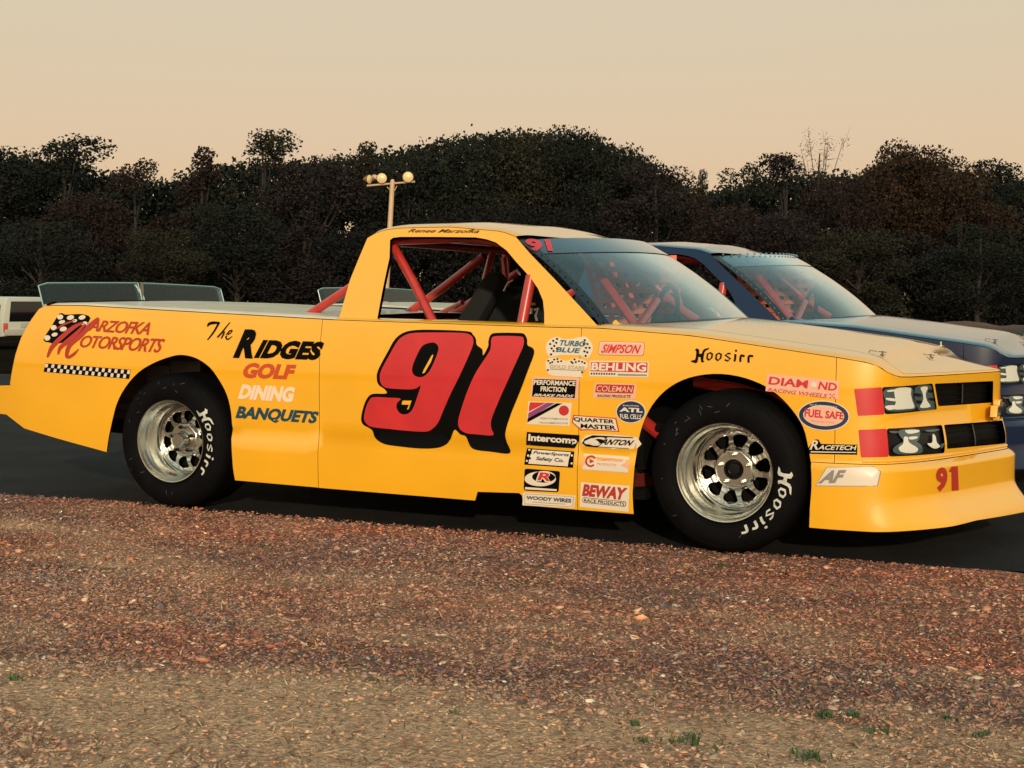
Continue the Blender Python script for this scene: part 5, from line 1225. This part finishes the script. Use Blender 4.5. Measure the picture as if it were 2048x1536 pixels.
d.text(WHT, 'PERFORMANCE', [(192, 430), (520, 442), (518, 480), (188, 470)], 2, .035); d.text(WHT, 'FRICTION', [(246, 482), (448, 490), (444, 530), (242, 522)], 2, .035); d.text(WHT, 'BRAKE PADS', [(190, 540), (506, 550), (502, 572), (186, 560)], 2, .03, .3); d.build('sticker', truck, 'black sticker with cream words and pink border')
d = ST(); d.poly(PINK, rrect([(668, 455), (998, 464), (988, 582), (655, 574)], .08), 0); d.poly(RED2, [(684, 466), (982, 474), (970, 540), (672, 530)], 1); d.text(PINK, 'COLEMAN', [(690, 476), (972, 484), (962, 530), (680, 522)], 2, .01); d.text(BLK, 'RACING PRODUCTS', [(692, 546), (955, 552), (950, 574), (688, 566)], 2, .02, .2); d.build('sticker', truck, 'brick red and pink sticker with slanted name')
d = ST(); d.poly(WHT, [(145, 600), (488, 614), (470, 796), (134, 780)], 0); d.poly(RED, [(160, 608), (285, 612), (150, 682), (152, 640)], 1); d.poly(PURP, [(292, 612), (358, 614), (144, 740), (146, 694)], 1); d.poly(BLK, [(368, 616), (415, 618), (138, 768), (140, 738)], 1); d.poly(RED, circ((426, 674), 40), 1)
d.text(GREYV, 'PERFORMANCE', [(242, 728), (458, 734), (456, 748), (240, 742)], 1, .01); d.text(GREYV, 'TRANSMISSIONS', [(230, 762), (458, 768), (456, 782), (228, 776)], 1, .01); d.build('sticker', truck, 'white sticker with diagonal stripes and red disc')
d = ST(); d.poly(WHT, circ((953, 684), 118, 36, 90), 0); d.poly(NAVYV, circ((953, 684), 110, 36, 83), 1); d.text(WHT, 'ATL', [(868, 648), (1050, 656), (1048, 690), (864, 682)], 2, .05); d.text(WHT, 'FUEL CELLS', [(868, 700), (1040, 706), (1030, 742), (872, 736)], 2, .02); d.text(WHT, 'RACING', [(892, 628), (1018, 634), (1018, 642), (892, 638)], 2, .02); d.build('sticker', truck, 'round navy sticker with cream letters by the wheel arch')
d = ST(); d.poly(RED, [(498, 708), (838, 733), (864, 842), (610, 828), (560, 832), (488, 768)], 0); d.poly(WHT, [(508, 716), (830, 740), (852, 834), (612, 820), (565, 822), (498, 766)], 1); d.text(BLK, 'QUARTER', [(504, 724), (824, 746), (822, 782), (504, 762)], 2, .03); d.text(BLK, 'MASTER', [(560, 776), (834, 792), (842, 828), (558, 812)], 2, .035); d.build('sticker', truck, 'cream sticker with red edge and two black words')
d = ST(); d.poly(BLK, [(134, 842), (549, 868), (545, 976), (128, 950)], 0); d.text(WHT, 'Intercomp', [(148, 858), (532, 884), (528, 952), (144, 926)], 1, .04); d.poly(WHT, [(150, 936), (500, 958), (500, 961), (150, 939)], 1); d.build('sticker', truck, 'black sticker with cream rounded lower-case name')
d = ST(); d.poly(WHT, [(650, 862), (1003, 884), (985, 988), (640, 968), (562, 930), (580, 890)], 0, smooth=2); d.poly(BLK, [(652, 868), (975, 884), (968, 892), (770, 884), (730, 930), (690, 964), (600, 955), (568, 930), (590, 896)], 1); d.text(WHT, 'C', [(650, 880), (762, 886), (700, 952), (606, 944)], 2, .03); d.text(BLK, 'ANTON', [(745, 896), (985, 908), (945, 950), (708, 940)], 2, .035); d.poly(GREYV, [(700, 955), (940, 968), (935, 976), (696, 964)], 1); d.build('sticker', truck, 'cream sticker with slanted black name and swoosh')
d = ST(); d.poly(BLK, [(136, 970), (508, 998), (498, 1126), (114, 1100)], 0); d.poly(WHT, [(178, 982), (482, 1004), (456, 1114), (146, 1092)], 1)
for x, y in ((155, 985), (165, 1010), (145, 1030), (135, 1070), (490, 1030), (478, 1060), (488, 1090), (470, 1105), (132, 1090), (160, 1050)): d.poly(WHT if x in (155, 145, 135, 490, 488) else BLK, circ((x, y), 9, 6), 2)
d.text(NAVYV, 'PowerSports', [(188, 992), (470, 1014), (464, 1044), (182, 1022)], 2, .03, .2); d.text(NAVYV, 'Safety Co.', [(212, 1036), (430, 1052), (424, 1090), (206, 1072)], 2, .03, .1); d.build('sticker', truck, 'white sticker with checkered black ends and two navy lines')
d = ST(); d.poly(PINK, rrect([(577, 1008), (948, 1034), (936, 1168), (566, 1142)], .05), 0); d.poly(WHT, rrect([(583, 1014), (942, 1040), (930, 1162), (572, 1136)], .05), 1); d.poly(RED2, [ribbon([(672, 1050), (650, 1036), (620, 1042), (602, 1070), (612, 1100), (640, 1112), (664, 1100)], 14)][0], 2); d.poly(RED2, [(628, 1056), (668, 1072), (630, 1090)], 2)
d.text(SALM, 'COMPETITION', [(690, 1050), (888, 1062), (886, 1080), (688, 1068)], 2, .005); d.text(SALM, 'PRODUCTS', [(690, 1084), (840, 1094), (838, 1114), (688, 1102)], 2, .005); d.build('sticker', truck, 'pale pink sticker with a dark red round mark')
d = ST(); d.poly(BLK, rrect([(116, 1130), (396, 1152), (384, 1318), (108, 1304)], .12), 0); d.poly(WHT, [circ((240, 1212), 124, 32, 58, .0), circ((268, 1196), 92, 32, 46, .0)], 1); d.text(WHT, 'R', [(232, 1152), (362, 1160), (330, 1240), (205, 1228)], 2, .08); d.text(RED, 'R', [(242, 1160), (348, 1167), (322, 1230), (218, 1222)], 3, .03); d.poly(WHT, [(122, 1276), (372, 1294), (368, 1308), (118, 1294)], 1); d.build('sticker', truck, 'black sticker with red letter R in a cream oval')
d = ST(); d.poly(WHT, rrect([(105, 1318), (518, 1344), (506, 1442), (98, 1420)], .08), 0); d.poly(GREYV, rrect([(118, 1328), (506, 1352), (496, 1432), (112, 1410)], .15), 1); d.poly(WHT, rrect([(121, 1331), (503, 1355), (493, 1429), (115, 1407)], .15), 2); d.text(NAVYV, 'WOODY WIRES', [(134, 1344), (488, 1368), (484, 1400), (130, 1372)], 3, .04); d.poly(GREYV, [(180, 1392), (440, 1408), (440, 1412), (180, 1396)], 3); d.build('sticker', truck, 'long white sticker with navy name, lowest on the left')
d = ST(); d.poly(WHT, [(560, 1238), (942, 1268), (934, 1472), (550, 1432)], 0); d.text(RED2, 'BEWAY', [(586, 1252), (930, 1284), (900, 1380), (568, 1346)], 1, .055, .0); d.poly(BLK, rrect([(574, 1356), (918, 1390), (914, 1432), (572, 1398)], .4), 1); d.poly(WHT, rrect([(578, 1360), (914, 1394), (910, 1428), (576, 1394)], .4), 2); d.text(BLK, 'RACE PRODUCTS', [(588, 1366), (906, 1398), (902, 1424), (586, 1392)], 3, .02); d.build('sticker', truck, 'white sticker with dark red name by the front wheel')
z4 = dict(org=(1500, 560), k=3.657)
d = ST(**z4); d.poly(PINK, [(126, 686), (650, 738), (648, 872), (114, 812)], 0); d.text(RED, 'DIAM', [(146, 706), (428, 734), (420, 792), (134, 762)], 1, .025); d.text(RED, 'ND', [(512, 742), (640, 756), (634, 812), (496, 798)], 1, .025); d.poly(WHT, circ((468, 765), 22, 16, 20), 1); d.text(ORR, 'RACING WHEELS', [(136, 788), (568, 834), (562, 864), (130, 812)], 1, .015, .15)
for i in range(3):
    for j in range(3):
        if (i+j) % 2 == 0: d.poly(RED, circ((588+i*14, 836+j*12), 6, 6), 1)
d.build('sticker', truck, 'pale pink sticker with red letters ahead of the front wheel')
d = ST(**z4); c0 = (540, 992); d.poly(WHT, circ(c0, 188, 40, 110, .06), 0); d.poly(NAVYV, circ(c0, 181, 40, 103, .06), 1); d.poly(WHT, circ(c0, 150, 40, 76, .06), 2); d.poly(PINK, circ(c0, 143, 40, 70, .06), 3); d.text(RED, 'FUEL SAFE', [(404, 940), (690, 966), (684, 1020), (400, 1000)], 4, .03); d.text(SALM, 'Racing Cells', [(455, 1022), (620, 1036), (618, 1050), (453, 1038)], 4, 0); d.text(WHT, 'FIRST IN FUEL SAFETY'[6:], [(440, 905), (640, 925), (640, 937), (440, 917)], 3, .0)
d.build('sticker', truck, 'oval navy-rimmed sticker with red words')
d = ST(**z4); d.poly(BLK, [(425, 1232), (470, 1168), (500, 1165), (520, 1198), (786, 1204), (784, 1278), (432, 1270)], 0); d.text(WHT, 'R', [(462, 1172), (516, 1172), (500, 1240), (436, 1240)], 1, .02); d.text(WHT, 'ACETECH', [(510, 1206), (780, 1210), (776, 1244), (496, 1240)], 1, .025, .1); d.poly(WHT, [(445, 1252), (776, 1258), (776, 1264), (445, 1260)], 1); d.build('sticker', truck, 'black sticker with white slanted name next to the red marker')
d = ST(**z4); d.poly(GREYV, [(478, 1506), (560, 1366), (905, 1362), (960, 1400), (935, 1508)], 0); d.poly(WHT, [(484, 1502), (564, 1371), (900, 1367), (950, 1402), (928, 1503)], 1); d.text(GREYV, 'AF', [(545, 1392), (705, 1388), (680, 1482), (495, 1488)], 2, .05, .2); d.build('sticker', truck, 'glossy white sticker on the lower front corner')
z7 = dict(org=(1560, 700), k=4.043)
d = Decal(side, step=.02, **z7); d.text(RED2, '9', [(1262, 950), (1350, 944), (1352, 1142), (1250, 1150)], 1, .05); d.poly(RED2, [(1360, 985), (1385, 942), (1434, 938), (1442, 1135), (1386, 1139), (1384, 985)], 1); d.build('valance_number', truck, 'small dark red 91 on the front valance')
d = Decal(lambda s, z: wind(s, z), (1000, 420), 3.073, guess=(.1, .9), out=(0, 0, 1)); 
d._o = d._put
def _put2(V2, F, m, layer, d=d): d._o(V2, F, m, layer+3)
d._put = _put2
d.text(RED, '91', [(140, 182), (305, 188), (325, 262), (185, 262)], 2, .05); d.build('windscreen_number', truck, 'small red 91 in the corner of the windscreen')

# ------------------------------------------------------------------ blue truck beyond
blue = build_truck(BLUE, False, (0, 0))
blue.location = (.13, 2.42, 0); setp(blue, 'dark blue race pickup truck parked behind the yellow one', 'race truck')
